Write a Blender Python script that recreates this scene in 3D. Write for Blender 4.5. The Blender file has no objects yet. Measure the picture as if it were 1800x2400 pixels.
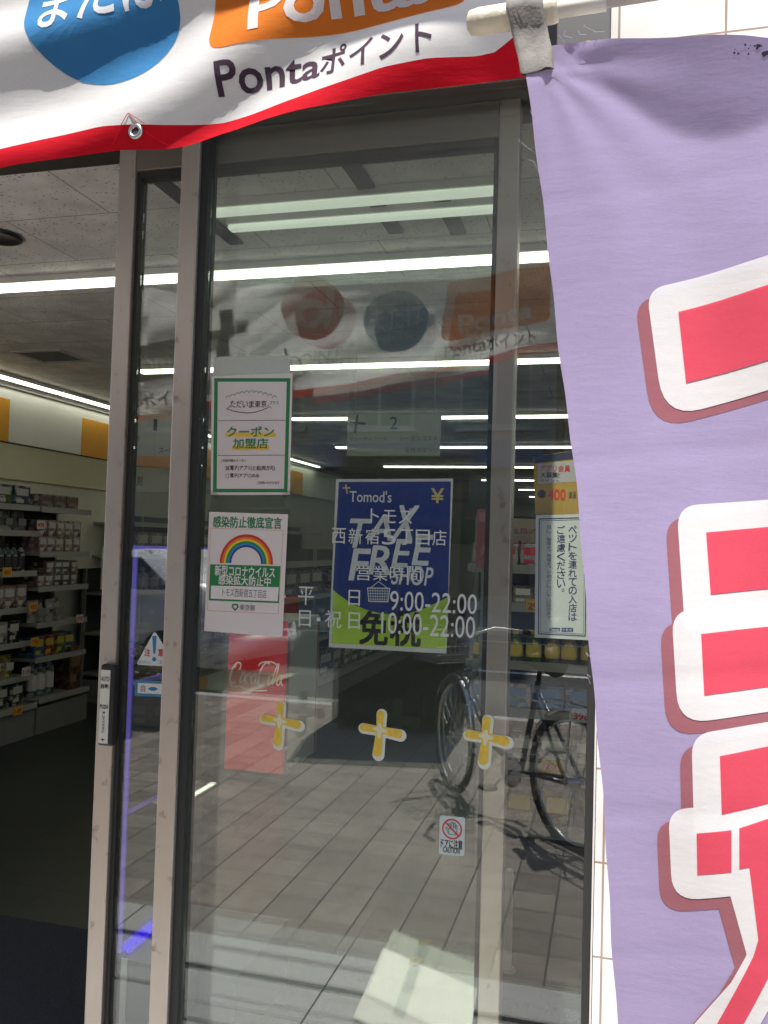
import bpy, bmesh, math, random
import numpy as np
from mathutils import Vector, Matrix
random.seed(7)
S = bpy.context.scene
C = S.collection
PI = math.pi
rad = math.radians

# ------------------------------------------------------------------ camera
# world: X runs right along the shop front, Y into the shop, Z up; the camera stands 2 m in front of the glass
CAM_H = 1.5
FPX, YAW, PITCH, ROLL = 1982.0, rad(14.97), rad(2.12), rad(1.66)
def cam_axes():
    cy, sy, cp, sp, cr, sr = math.cos(YAW), math.sin(YAW), math.cos(PITCH), math.sin(PITCH), math.cos(ROLL), math.sin(ROLL)
    f = np.array([-sy*cp, cy*cp, sp]); r = np.array([cy, sy, 0.0]); u = np.cross(r, f)
    return cr*r + sr*u, -sr*r + cr*u, f
AR, AU, AF = cam_axes()
cd = bpy.data.cameras.new('camera'); cam = bpy.data.objects.new('camera', cd); C.objects.link(cam)
cd.sensor_fit = 'HORIZONTAL'; cd.sensor_width = 36.0; cd.lens = FPX/1800*36.0
cd.clip_start = 0.05; cd.clip_end = 400
cam.matrix_world = Matrix(((AR[0], AU[0], -AF[0], 0), (AR[1], AU[1], -AF[1], 0), (AR[2], AU[2], -AF[2], CAM_H), (0, 0, 0, 1)))
S.camera = cam

# ------------------------------------------------------------------ sky, sun, exposure
SUN_EL, SUN_AZ = rad(66), rad(1.0)          # the sun stands behind the camera, high over the street
w = bpy.data.worlds.new('World'); S.world = w; w.use_nodes = True
nt = w.node_tree
sky = nt.nodes.new('ShaderNodeTexSky'); sky.sky_type = 'NISHITA'; sky.sun_disc = False
sky.sun_elevation = SUN_EL; sky.sun_rotation = rad(180) + SUN_AZ
bg = nt.nodes['Background']; bg.inputs[1].default_value = 0.12
nt.links.new(sky.outputs[0], bg.inputs[0])
sd = bpy.data.lights.new('sun', 'SUN'); sd.energy = 4.2; sd.angle = rad(0.5); sd.color = (1.0, 0.95, 0.88)
sun = bpy.data.objects.new('sun', sd); C.objects.link(sun)
dv = Vector((math.sin(SUN_AZ)*math.cos(SUN_EL), math.cos(SUN_AZ)*math.cos(SUN_EL), -math.sin(SUN_EL)))
sun.rotation_euler = dv.to_track_quat('-Z', 'Y').to_euler(); sun.location = (0, -6, 14)
S.view_settings.view_transform = 'Standard'; S.view_settings.look = 'None'
S.view_settings.exposure = 1.0; S.view_settings.gamma = 1.0
S.view_settings.use_curve_mapping = False
S.cycles.use_denoising = True
S.cycles.max_bounces = 10; S.cycles.transparent_max_bounces = 40; S.cycles.glossy_bounces = 6
S.cycles.sample_clamp_indirect = 6.0
S.cycles.caustics_reflective = False; S.cycles.caustics_refractive = False

# ------------------------------------------------------------------ where a photographed point lies on a plane
K = 1800/1659
def ray(x, y):
    a = (x*K-900); b = (y*K-1200)
    return AR*a - AU*b + AF*FPX
def at(x, y, Y):
    r = ray(x, y); t = Y/r[1]; return Vector((r[0]*t, r[1]*t, r[2]*t+CAM_H))
def atX(x, y, X):
    r = ray(x, y); t = X/r[0]; return Vector((r[0]*t, r[1]*t, r[2]*t+CAM_H))
def atZ(x, y, Z):
    r = ray(x, y); t = (Z-CAM_H)/r[2]; return Vector((r[0]*t, r[1]*t, r[2]*t+CAM_H))

# ------------------------------------------------------------------ materials
def newmat(name):
    m = bpy.data.materials.new(name); m.use_nodes = True
    t = m.node_tree; p = t.nodes.get('Principled BSDF')
    return m, t, p
MC = {}
def mat(name, col, rough=.5, metal=0., spec=.5, var=.08, scale=18., bump=0., bscale=60., emit=None, estr=0., coord='Object', stretch=None, trans=0.):
    """plain material whose colour wanders a little, with a fine bump"""
    if name in MC: return MC[name]
    m, t, p = newmat(name)
    p.inputs['Roughness'].default_value = rough; p.inputs['Metallic'].default_value = metal
    p.inputs['Specular IOR Level'].default_value = spec
    tc = t.nodes.new('ShaderNodeTexCoord'); mp = t.nodes.new('ShaderNodeMapping')
    if stretch: mp.inputs['Scale'].default_value = stretch
    t.links.new(tc.outputs[coord], mp.inputs[0])
    n = t.nodes.new('ShaderNodeTexNoise'); n.inputs['Scale'].default_value = scale; n.inputs['Detail'].default_value = 5
    t.links.new(mp.outputs[0], n.inputs['Vector'])
    mx = t.nodes.new('ShaderNodeMix'); mx.data_type = 'RGBA'
    mx.inputs[6].default_value = (*[c*(1-var) for c in col], 1); mx.inputs[7].default_value = (*[min(1, c*(1+var)) for c in col], 1)
    t.links.new(n.outputs[0], mx.inputs[0]); t.links.new(mx.outputs[2], p.inputs['Base Color'])
    if bump:
        n2 = t.nodes.new('ShaderNodeTexNoise'); n2.inputs['Scale'].default_value = bscale; n2.inputs['Detail'].default_value = 3
        t.links.new(mp.outputs[0], n2.inputs['Vector'])
        b = t.nodes.new('ShaderNodeBump'); b.inputs['Strength'].default_value = bump; b.inputs['Distance'].default_value = .01
        t.links.new(n2.outputs[0], b.inputs['Height']); t.links.new(b.outputs[0], p.inputs['Normal'])
    if emit:
        p.inputs['Emission Color'].default_value = (*emit, 1); p.inputs['Emission Strength'].default_value = estr
    if trans:
        tr = t.nodes.new('ShaderNodeBsdfTranslucent'); t.links.new(mx.outputs[2], tr.inputs['Color'])
        ms = t.nodes.new('ShaderNodeMixShader'); ms.inputs[0].default_value = trans
        t.links.new(p.outputs[0], ms.inputs[1]); t.links.new(tr.outputs[0], ms.inputs[2])
        t.links.new(ms.outputs[0], t.nodes['Material Output'].inputs[0])
    MC[name] = m
    return m

def cloth(name, col, trans=.3, creases=.1):
    """woven polyester: lets light through, fine weave, packing creases"""
    if name in MC: return MC[name]
    m, t, p = newmat(name)
    p.inputs['Roughness'].default_value = .8; p.inputs['Specular IOR Level'].default_value = .15
    tc = t.nodes.new('ShaderNodeTexCoord')
    n = t.nodes.new('ShaderNodeTexNoise'); n.inputs['Scale'].default_value = 9; n.inputs['Detail'].default_value = 6
    t.links.new(tc.outputs['Object'], n.inputs['Vector'])
    mp = t.nodes.new('ShaderNodeMapping'); mp.inputs['Scale'].default_value = (260, 260, 1500)
    t.links.new(tc.outputs['Object'], mp.inputs[0])
    wv = t.nodes.new('ShaderNodeTexNoise'); wv.inputs['Scale'].default_value = 1; wv.inputs['Detail'].default_value = 2
    t.links.new(mp.outputs[0], wv.inputs['Vector'])
    n9 = t.nodes.new('ShaderNodeTexNoise'); n9.inputs['Scale'].default_value = 2.6; n9.inputs['Detail'].default_value = 3; t.links.new(tc.outputs['Object'], n9.inputs['Vector'])
    a9 = t.nodes.new('ShaderNodeMath'); a9.operation = 'MULTIPLY_ADD'; a9.inputs[1].default_value = 1.2; a9.inputs[2].default_value = -.6; t.links.new(n9.outputs[0], a9.inputs[0])
    a8 = t.nodes.new('ShaderNodeMath'); a8.operation = 'ADD'; t.links.new(n.outputs[0], a8.inputs[0]); t.links.new(a9.outputs[0], a8.inputs[1])
    ad = t.nodes.new('ShaderNodeMath'); ad.operation = 'ADD'; t.links.new(a8.outputs[0], ad.inputs[0]); t.links.new(wv.outputs[0], ad.inputs[1])
    ml = t.nodes.new('ShaderNodeMath'); ml.operation = 'MULTIPLY'; ml.inputs[1].default_value = .5; t.links.new(ad.outputs[0], ml.inputs[0])
    mx = t.nodes.new('ShaderNodeMix'); mx.data_type = 'RGBA'
    mx.inputs[6].default_value = (*[c*.78 for c in col], 1); mx.inputs[7].default_value = (*[min(1, c*1.2) for c in col], 1)
    t.links.new(ml.outputs[0], mx.inputs[0]); t.links.new(mx.outputs[2], p.inputs['Base Color'])
    # creases: noise drawn out sideways
    m2 = t.nodes.new('ShaderNodeMapping'); m2.inputs['Scale'].default_value = (3.0, 3.0, 11); m2.inputs['Rotation'].default_value = (0, rad(7), 0)
    t.links.new(tc.outputs['Object'], m2.inputs[0])
    n3 = t.nodes.new('ShaderNodeTexNoise'); n3.inputs['Scale'].default_value = 1.6; n3.inputs['Detail'].default_value = 7; n3.inputs['Roughness'].default_value = .62
    t.links.new(m2.outputs[0], n3.inputs['Vector'])
    n4 = t.nodes.new('ShaderNodeTexNoise'); n4.inputs['Scale'].default_value = 7; n4.inputs['Detail'].default_value = 4
    t.links.new(tc.outputs['Object'], n4.inputs['Vector'])
    a2 = t.nodes.new('ShaderNodeMath'); a2.operation = 'ADD'; t.links.new(n3.outputs[0], a2.inputs[0]); t.links.new(n4.outputs[0], a2.inputs[1])
    b = t.nodes.new('ShaderNodeBump'); b.inputs['Strength'].default_value = creases; b.inputs['Distance'].default_value = .02
    t.links.new(a2.outputs[0], b.inputs['Height']); t.links.new(b.outputs[0], p.inputs['Normal'])
    tr = t.nodes.new('ShaderNodeBsdfTranslucent'); t.links.new(mx.outputs[2], tr.inputs['Color']); t.links.new(b.outputs[0], tr.inputs['Normal'])
    ms = t.nodes.new('ShaderNodeMixShader'); ms.inputs[0].default_value = trans
    t.links.new(p.outputs[0], ms.inputs[1]); t.links.new(tr.outputs[0], ms.inputs[2])
    t.links.new(ms.outputs[0], t.nodes['Material Output'].inputs[0])
    MC[name] = m
    return m

def glassmat(name, tint=(.90, .94, .91), base=.05, wave=.0, smear=.0):
    m, t, p = newmat(name); t.nodes.remove(p)
    lw = t.nodes.new('ShaderNodeLayerWeight'); lw.inputs[0].default_value = .5
    pw = t.nodes.new('ShaderNodeMath'); pw.operation = 'POWER'; pw.inputs[1].default_value = 5; t.links.new(lw.outputs['Facing'], pw.inputs[0])
    ma = t.nodes.new('ShaderNodeMath'); ma.operation = 'MULTIPLY_ADD'; ma.inputs[1].default_value = 1-base; ma.inputs[2].default_value = base
    t.links.new(pw.outputs[0], ma.inputs[0])
    tr = t.nodes.new('ShaderNodeBsdfTransparent'); tr.inputs[0].default_value = (*tint, 1)
    gl = t.nodes.new('ShaderNodeBsdfGlossy'); gl.inputs['Roughness'].default_value = .0; gl.inputs[0].default_value = (1, 1, 1, 1)
    if wave:
        tc = t.nodes.new('ShaderNodeTexCoord'); mp = t.nodes.new('ShaderNodeMapping'); mp.inputs['Scale'].default_value = (.5, 1, 2.2)
        t.links.new(tc.outputs['Object'], mp.inputs[0])
        n = t.nodes.new('ShaderNodeTexNoise'); n.inputs['Scale'].default_value = 2.2; n.inputs['Detail'].default_value = 1
        t.links.new(mp.outputs[0], n.inputs['Vector'])
        b = t.nodes.new('ShaderNodeBump'); b.inputs['Strength'].default_value = wave; b.inputs['Distance'].default_value = .01
        t.links.new(n.outputs[0], b.inputs['Height']); t.links.new(b.outputs[0], gl.inputs['Normal'])
    ms = t.nodes.new('ShaderNodeMixShader')
    t.links.new(ma.outputs[0], ms.inputs[0]); t.links.new(tr.outputs[0], ms.inputs[1]); t.links.new(gl.outputs[0], ms.inputs[2])
    if smear:
        tc = t.nodes.new('ShaderNodeTexCoord'); mp = t.nodes.new('ShaderNodeMapping'); mp.inputs['Scale'].default_value = (1.6, 1, 16)
        t.links.new(tc.outputs['Object'], mp.inputs[0])
        n = t.nodes.new('ShaderNodeTexNoise'); n.inputs['Scale'].default_value = 1.4; n.inputs['Detail'].default_value = 7; n.inputs['Roughness'].default_value = .65
        t.links.new(mp.outputs[0], n.inputs['Vector'])
        mr = t.nodes.new('ShaderNodeMapRange'); mr.inputs[1].default_value = .35; mr.inputs[2].default_value = .8; mr.inputs[3].default_value = smear*.25; mr.inputs[4].default_value = smear*2.2
        t.links.new(n.outputs[0], mr.inputs[0])
        df = t.nodes.new('ShaderNodeBsdfDiffuse'); df.inputs[0].default_value = (.75, .76, .74, 1)
        m2 = t.nodes.new('ShaderNodeMixShader'); t.links.new(mr.outputs[0], m2.inputs[0]); t.links.new(ms.outputs[0], m2.inputs[1]); t.links.new(df.outputs[0], m2.inputs[2]); ms = m2
    t.links.new(ms.outputs[0], t.nodes['Material Output'].inputs[0])
    MC[name] = m
    return m

def gridmat(name, col, joint, sx, sy, jw, rough=.6, var=.1, offset=0., bump=.3, speck=None, axes='XY', nscale=30, rotz=0.):
    """tiles laid in a grid; axes picks the two object axes the grid lies in"""
    m, t, p = newmat(name)
    p.inputs['Roughness'].default_value = rough
    tc = t.nodes.new('ShaderNodeTexCoord'); sp = t.nodes.new('ShaderNodeSeparateXYZ'); cb = t.nodes.new('ShaderNodeCombineXYZ')
    t.links.new(tc.outputs['Object'], sp.inputs[0])
    t.links.new(sp.outputs[axes[0]], cb.inputs[0]); t.links.new(sp.outputs[axes[1]], cb.inputs[1])
    br = t.nodes.new('ShaderNodeTexBrick'); br.offset = offset; br.squash = 1
    br.inputs['Scale'].default_value = 1; br.inputs['Brick Width'].default_value = sx; br.inputs['Row Height'].default_value = sy
    br.inputs['Mortar Size'].default_value = jw; br.inputs['Mortar Smooth'].default_value = .15
    br.inputs['Color1'].default_value = (*[c*(1-var) for c in col], 1); br.inputs['Color2'].default_value = (*[min(1, c*(1+var)) for c in col], 1)
    br.inputs['Mortar'].default_value = (*joint, 1)
    t.links.new(cb.outputs[0], br.inputs['Vector'])
    n = t.nodes.new('ShaderNodeTexNoise'); n.inputs['Scale'].default_value = nscale; n.inputs['Detail'].default_value = 6
    t.links.new(tc.outputs['Object'], n.inputs['Vector'])
    rp = t.nodes.new('ShaderNodeValToRGB'); rp.color_ramp.elements[0].position = .25; rp.color_ramp.elements[0].color = (.72, .72, .72, 1)
    rp.color_ramp.elements[1].position = .7; rp.color_ramp.elements[1].color = (1.12, 1.12, 1.12, 1)
    t.links.new(n.outputs[0], rp.inputs[0])
    mx = t.nodes.new('ShaderNodeMix'); mx.data_type = 'RGBA'; mx.blend_type = 'MULTIPLY'; mx.inputs[0].default_value = 1
    t.links.new(br.outputs[0], mx.inputs[6]); t.links.new(rp.outputs[0], mx.inputs[7])
    out = mx.outputs[2]
    if speck:
        v = t.nodes.new('ShaderNodeTexVoronoi'); v.inputs['Scale'].default_value = speck[0]
        t.links.new(tc.outputs['Object'], v.inputs['Vector'])
        n5 = t.nodes.new('ShaderNodeTexNoise'); n5.inputs['Scale'].default_value = speck[0]*.35; t.links.new(tc.outputs['Object'], n5.inputs['Vector'])
        mu = t.nodes.new('ShaderNodeMath'); mu.operation = 'MULTIPLY'; mu.inputs[1].default_value = speck[1]*2; t.links.new(n5.outputs[0], mu.inputs[0])
        lt = t.nodes.new('ShaderNodeMath'); lt.operation = 'LESS_THAN'; t.links.new(v.outputs['Distance'], lt.inputs[0]); t.links.new(mu.outputs[0], lt.inputs[1])
        m3 = t.nodes.new('ShaderNodeMix'); m3.data_type = 'RGBA'; m3.inputs[7].default_value = (*speck[2], 1)
        t.links.new(lt.outputs[0], m3.inputs[0]); t.links.new(out, m3.inputs[6]); out = m3.outputs[2]
    t.links.new(out, p.inputs['Base Color'])
    if bump:
        b = t.nodes.new('ShaderNodeBump'); b.inputs['Strength'].default_value = bump; b.inputs['Distance'].default_value = .004; b.invert = True
        t.links.new(br.outputs['Fac'], b.inputs['Height']); t.links.new(b.outputs[0], p.inputs['Normal'])
    MC[name] = m
    return m

# ------------------------------------------------------------------ mesh builder
class MB:
    def __init__(s): s.v = []; s.f = []
    def add(s, v, f):
        o = len(s.v); s.v += [tuple(p) for p in v]; s.f += [tuple(i+o for i in q) for q in f]; return s
    def box(s, x0, x1, y0, y1, z0, z1, bev=0.):
        if bev <= 0:
            v = [(x, y, z) for x in (x0, x1) for y in (y0, y1) for z in (z0, z1)]
            return s.add(v, [(0, 1, 3, 2), (4, 6, 7, 5), (0, 4, 5, 1), (2, 3, 7, 6), (0, 2, 6, 4), (1, 5, 7, 3)])
        bm = bmesh.new(); bmesh.ops.create_cube(bm, size=1)
        for p in bm.verts: p.co = Vector(((x0+x1)/2+p.co.x*(x1-x0), (y0+y1)/2+p.co.y*(y1-y0), (z0+z1)/2+p.co.z*(z1-z0)))
        bmesh.ops.bevel(bm, geom=list(bm.edges), offset=bev, segments=2, affect='EDGES', profile=.5)
        return s.bm(bm)
    def bm(s, bm, M=None):
        bm.verts.index_update()
        v = [(M @ p.co if M else p.co.copy()) for p in bm.verts]; f = [[q.index for q in x.verts] for x in bm.faces]
        bm.free(); return s.add(v, f)
    def obox(s, c, ax, ay, hx, hy, z0, z1):
        ax = Vector(ax).normalized(); ay = Vector(ay).normalized(); c = Vector(c)
        v = []
        for sx in (-1, 1):
            for sy in (-1, 1):
                for z in (z0, z1):
                    p = c+ax*hx*sx+ay*hy*sy; v.append((p.x, p.y, z))
        return s.add(v, [(0, 1, 3, 2), (4, 6, 7, 5), (0, 4, 5, 1), (2, 3, 7, 6), (0, 2, 6, 4), (1, 5, 7, 3)])
    def tube(s, pts, r, n=8, closed=False, cap=True):
        pts = [Vector(p) for p in pts]; m = len(pts); rr = r if isinstance(r, (list, tuple)) else [r]*m
        v = []; f = []; up = None
        for i, p in enumerate(pts):
            a = pts[(i-1) % m] if (closed or i > 0) else p; b = pts[(i+1) % m] if (closed or i < m-1) else p
            d = (b-a).normalized()
            if up is None: up = d.orthogonal().normalized()
            up = (up-d*up.dot(d)); up = up.normalized() if up.length > 1e-6 else d.orthogonal().normalized()
            sd_ = d.cross(up)
            for k in range(n):
                t = 2*PI*k/n; v.append(p+up*math.cos(t)*rr[i]+sd_*math.sin(t)*rr[i])
        for i in range(m if closed else m-1):
            j = (i+1) % m
            for k in range(n):
                f.append((i*n+k, i*n+(k+1) % n, j*n+(k+1) % n, j*n+k))
        if cap and not closed:
            f.append(tuple(range(n-1, -1, -1))); f.append(tuple((m-1)*n+k for k in range(n)))
        return s.add(v, f)
    def lathe(s, prof, c=(0, 0, 0), n=16):
        v = []; f = []; c = Vector(c)
        for r, z in prof:
            for k in range(n):
                t = 2*PI*k/n; v.append((c.x+r*math.cos(t), c.y+r*math.sin(t), c.z+z))
        m = len(prof)
        for i in range(m-1):
            for k in range(n): f.append((i*n+k, i*n+(k+1) % n, (i+1)*n+(k+1) % n, (i+1)*n+k))
        f.append(tuple(range(n-1, -1, -1))); f.append(tuple((m-1)*n+k for k in range(n)))
        return s.add(v, f)
    def poly(s, pts): return s.add(pts, [tuple(range(len(pts)))])
    def prism(s, pts, d):
        """closed outline pushed along the vector d"""
        n = len(pts); d = Vector(d); a = [Vector(p) for p in pts]; b = [p+d for p in a]
        return s.add(a+b, [tuple(range(n)), tuple(range(2*n-1, n-1, -1))]+[(i, i+n, (i+1) % n+n, (i+1) % n) for i in range(n)])
    def build(s, name, m, parent=None, smooth=False, recalc=True):
        me = bpy.data.meshes.new(name); me.from_pydata([tuple(p) for p in s.v], [], s.f); me.materials.append(m)
        if recalc:
            bm = bmesh.new(); bm.from_mesh(me); bmesh.ops.recalc_face_normals(bm, faces=list(bm.faces)); bm.to_mesh(me); bm.free()
        if smooth:
            for p in me.polygons: p.use_smooth = True
        me.update()
        o = bpy.data.objects.new(name, me); C.objects.link(o)
        if parent:
            o.parent = parent
            o.matrix_parent_inverse = parent.matrix_basis.inverted() if parent.type != 'EMPTY' or parent.get('abs') else Matrix()
        return o
def tag(o, label=None, cat=None, group=None, kind=None):
    if label: o['label'] = label
    if cat: o['category'] = cat
    if group: o['group'] = group
    if kind: o['kind'] = kind
    return o
def thing(name, label, cat, loc=(0, 0, 0), rz=0, group=None):
    """an Empty at the thing's base; its parts are built in world coordinates when 'absolute', else in its own"""
    o = bpy.data.objects.new(name, None); C.objects.link(o); o.empty_display_size = .1
    o.location = loc; o.rotation_euler = (0, 0, rz)
    return tag(o, label, cat, group)
def part(mb, name, m, root, smooth=False, label=None):
    """a part whose mesh is written in world coordinates under a placed thing"""
    o = mb.build(name, m, None, smooth)
    o.parent = root
    b = root
    chain = []
    while b: chain.append(b.matrix_basis.copy()); b = b.parent
    W = Matrix()
    for q in reversed(chain): W = W @ q
    if root.type == 'MESH':
        W = Matrix()
        b = root; ch = []
        while b: ch.append(b.matrix_parent_inverse @ b.matrix_basis); b = b.parent
        for q in reversed(ch): W = W @ q
    o.matrix_parent_inverse = W.inverted()
    if label: o['label'] = label
    return o
def struct(mb, name, m, smooth=False, kind='structure'):
    o = mb.build(name, m, None, smooth); o['kind'] = kind; return o

# ------------------------------------------------------------------ lettering
TC = {}
def glyphs(body, bold=0., shear=0.):
    k = (body, bold, shear)
    if k in TC: return TC[k]
    c = bpy.data.curves.new('lettering', 'FONT'); c.body = body; c.offset = bold; c.shear = shear; c.resolution_u = 3
    o = bpy.data.objects.new('lettering', c); C.objects.link(o)
    bpy.context.view_layer.update()
    me = o.evaluated_get(bpy.context.evaluated_depsgraph_get()).to_mesh()
    v = np.array([tuple(p.co)[:2] for p in me.vertices]); f = [tuple(p.vertices) for p in me.polygons]
    o.evaluated_get(bpy.context.evaluated_depsgraph_get()).to_mesh_clear()
    bpy.data.objects.remove(o); bpy.data.curves.remove(c)
    TC[k] = (v, f); return TC[k]
def txt(mb, body, x0, y0, x1, y1, Y, bold=0., shear=0., mirror=False):
    """letters filling the box whose corners are seen at (x0,y0) and (x1,y1), lying on the plane at depth Y"""
    a = at(x0, y1, Y); b = at(x1, y0, Y)
    v, f = glyphs(body, min(bold, 0), shear)
    lo, hi = v.min(0), v.max(0); q = (v-lo)/np.maximum(hi-lo, 1e-6)
    e = bold*(b.z-a.z)*.55 if bold > .005 else 0
    for i, (sx, sz) in enumerate(((-1, -1), (1, 1), (-1, 1), (1, -1)) if e else ((0, 0),)):
        mb.add([(a.x+p[0]*(b.x-a.x)+sx*e, Y-.00003*i, a.z+p[1]*(b.z-a.z)+sz*e) for p in q], f)
def txtw(mb, body, o, ux, uz, w, h, bold=0., shear=0.):
    """letters in a box of size w x h at o, along ux and uz"""
    v, f = glyphs(body, bold, shear); o = Vector(o); ux = Vector(ux); uz = Vector(uz)
    lo, hi = v.min(0), v.max(0); q = (v-lo)/np.maximum(hi-lo, 1e-6)
    mb.add([o+ux*float(p[0])*w+uz*float(p[1])*h for p in q], f)
def column(mb, body, x0, y0, x1, y1, Y, bold=0.):
    n = len(body); h = (y1-y0)/n
    for i, ch in enumerate(body):
        yy = y0+i*h
        if ch in '。、・': txt(mb, ch, x1-(x1-x0)*.45, yy+h*.05, x1-(x1-x0)*.1, yy+h*.4, Y, bold)
        elif ch in 'ょっゃ': txt(mb, ch, x0+(x1-x0)*.3, yy+h*.1, x1, yy+h*.75, Y, bold)
        else: txt(mb, ch, x0, yy+h*.04, x1, yy+h*.92, Y, bold)
def quad(mb, pts, Y): mb.poly([at(x, y, Y) for x, y in pts])
def rect(mb, x0, y0, x1, y1, Y): quad(mb, [(x0, y0), (x1, y0), (x1, y1), (x0, y1)], Y)
def sheet(pts, Y, d, mbx=None):
    mb = mbx or MB(); return mb.prism([at(x, y, Y) for x, y in pts], (0, d, 0))
def line(mb, pts, wpx, Y):
    """a flat stroke through points seen in the photo"""
    P = [at(x, y, Y) for x, y in pts]; w = wpx*.00112
    for i in range(len(P)-1):
        d = (P[i+1]-P[i]); d.normalize(); nn = Vector((-d.z, 0, d.x))*w/2; e = d*w*.25
        mb.poly([P[i]-nn-e, P[i+1]-nn+e, P[i+1]+nn+e, P[i]+nn-e])
def disc(mb, x, y, r, Y, n=28, r0=0., a0=0., a1=2*PI):
    c = at(x, y, Y); R = r*.00112; R0 = r0*.00112
    for k in range(n):
        t0 = a0+(a1-a0)*k/n; t1 = a0+(a1-a0)*(k+1)/n
        p = [(c.x+q*math.cos(t), Y, c.z+q*math.sin(t)) for q, t in ((R0, t0), (R, t0), (R, t1), (R0, t1))]
        if R0 == 0: p = p[1:3]+[(c.x, Y, c.z)]
        mb.poly(p)
def capsule(mb, x0, y0, x1, y1, r0, r1, Y, n=9):
    a = at(x0, y0, Y); b = at(x1, y1, Y); d = b-a; t = math.atan2(d.z, d.x); r0 *= .00112; r1 *= .00112
    p = [(a.x+r0*math.cos(t+PI/2+PI*k/n), Y, a.z+r0*math.sin(t+PI/2+PI*k/n)) for k in range(n+1)]
    p += [(b.x+r1*math.cos(t-PI/2+PI*k/n), Y, b.z+r1*math.sin(t-PI/2+PI*k/n)) for k in range(n+1)]
    mb.poly(p)

# ------------------------------------------------------------------ palette
def doormetal():
    m, t, p = newmat('brushed door metal'); p.inputs['Metallic'].default_value = .7
    tc = t.nodes.new('ShaderNodeTexCoord')
    n = t.nodes.new('ShaderNodeTexNoise'); n.inputs['Scale'].default_value = 26; n.inputs['Detail'].default_value = 4
    mp = t.nodes.new('ShaderNodeMapping'); mp.inputs['Scale'].default_value = (1, 1, .8); t.links.new(tc.outputs['Object'], mp.inputs[0]); t.links.new(mp.outputs[0], n.inputs['Vector'])
    cr = t.nodes.new('ShaderNodeValToRGB'); e = cr.color_ramp.elements
    e[0].position = .28; e[0].color = (.36, .27, .21, 1); e[1].position = .37; e[1].color = (.545, .475, .41, 1)
    x = e.new(.75); x.color = (.57, .50, .435, 1)
    t.links.new(n.outputs[0], cr.inputs[0]); t.links.new(cr.outputs[0], p.inputs['Base Color'])
    m2 = t.nodes.new('ShaderNodeMapping'); m2.inputs['Scale'].default_value = (900, 900, 6); t.links.new(tc.outputs['Object'], m2.inputs[0])
    n2 = t.nodes.new('ShaderNodeTexNoise'); n2.inputs['Scale'].default_value = 1; n2.inputs['Detail'].default_value = 3; t.links.new(m2.outputs[0], n2.inputs['Vector'])
    mr = t.nodes.new('ShaderNodeMapRange'); mr.inputs[3].default_value = .28; mr.inputs[4].default_value = .5; t.links.new(n2.outputs[0], mr.inputs[0]); t.links.new(mr.outputs[0], p.inputs['Roughness'])
    b = t.nodes.new('ShaderNodeBump'); b.inputs['Strength'].default_value = .05; b.inputs['Distance'].default_value = .003; t.links.new(n2.outputs[0], b.inputs['Height']); t.links.new(b.outputs[0], p.inputs['Normal'])
    return m
steel = doormetal()
steel_dark = mat('dark bronze metal', (.12, .105, .09), .38, .6, var=.1)
rubber = mat('black rubber gasket', (.025, .026, .025), .55)
white_paint = mat('white paint', (.78, .78, .76), .45)
paper = mat('printed paper', (.82, .80, .77), .6, var=.03)
vinyl_hours = mat('weathered vinyl letters', (.56, .60, .55), .5, var=.06)
vinyl_white = mat('white vinyl letters', (.92, .94, .92), .5, var=.02)
ink = mat('black ink', (.02, .02, .022), .6)
grey_ink = mat('grey ink', (.12, .12, .13), .6)
green = mat('green print', (.02, .22, .07), .55)
navy = mat('navy print', (.022, .052, .27), .45, var=.04)
lime = mat('lime green print', (.54, .80, .08), .5, var=.04)
yellow = mat('yellow print', (.85, .55, .04), .5)
red = mat('red print', (.62, .03, .03), .5)
orange = mat('orange print', (.80, .24, .02), .5)
blue = mat('blue print', (.03, .25, .55), .5)
glass = glassmat('door glass', tint=(.945, .975, .952), base=.098, wave=.012, smear=.007)
clear = glassmat('clear plastic', (.93, .94, .93), .03)

# ================================================================== the street in front of the shop
mb = MB(); mb.box(-40, 40, -60, 26, -.30, -.16)
struct(mb, 'ground', mat('packed earth', (.12, .11, .10), .9))
paving = gridmat('grey brown paving tiles', (.20, .172, .15), (.06, .054, .05), .19, .19, .0045, .55, .22, bump=.5, speck=None, nscale=9)
mb = MB(); mb.box(-14, 14, -3.45, .985, -.16, -.004); struct(mb, 'pavement', paving)
granite = gridmat('granite slabs', (.46, .465, .455), (.06, .06, .06), .9, .48, .004, .5, .06, bump=.3, speck=(420, .35, (.16, .16, .16)), nscale=120)
mb = MB()
for y0, y1 in ((1.0, 1.215), (1.255, 1.53), (1.545, 1.97)): mb.box(-14, 14, y0, y1, -.16, 0)
mb.box(-14, 14, .985, 1.97, -.16, -.022)
struct(mb, 'granite_threshold', granite)
mb = MB()
for y in (1.222, 1.233, 1.244): mb.box(-3.5, .6, y-.003, y+.003, -.0215, -.004)
tag(mb.build('drain_grating', mat('dark iron grating', (.03, .03, .03), .5, .6)), 'narrow dark slot drain running along the granite strip', 'drain')
mb = MB(); mb.box(-14, 14, -3.60, -3.455, -.30, .0, .01); struct(mb, 'kerb', mat('kerb stone', (.42, .41, .39), .7, var=.2, scale=40))
mb = MB(); mb.box(-40, 40, -11.5, -3.61, -.25, -.12); struct(mb, 'road', mat('asphalt', (.055, .055, .058), .85, var=.3, scale=300, bump=.3, bscale=400))
mb = MB()
mb.box(-40, 40, -4.05, -3.92, -.119, -.115); mb.box(-40, 40, -10.6, -10.45, -.119, -.115)
for x in range(-20, 20, 6): mb.box(x, x+3, -7.1, -6.95, -.119, -.115)
struct(mb, 'road_markings', mat('road paint', (.78, .77, .73), .7, var=.15, scale=25))
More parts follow.
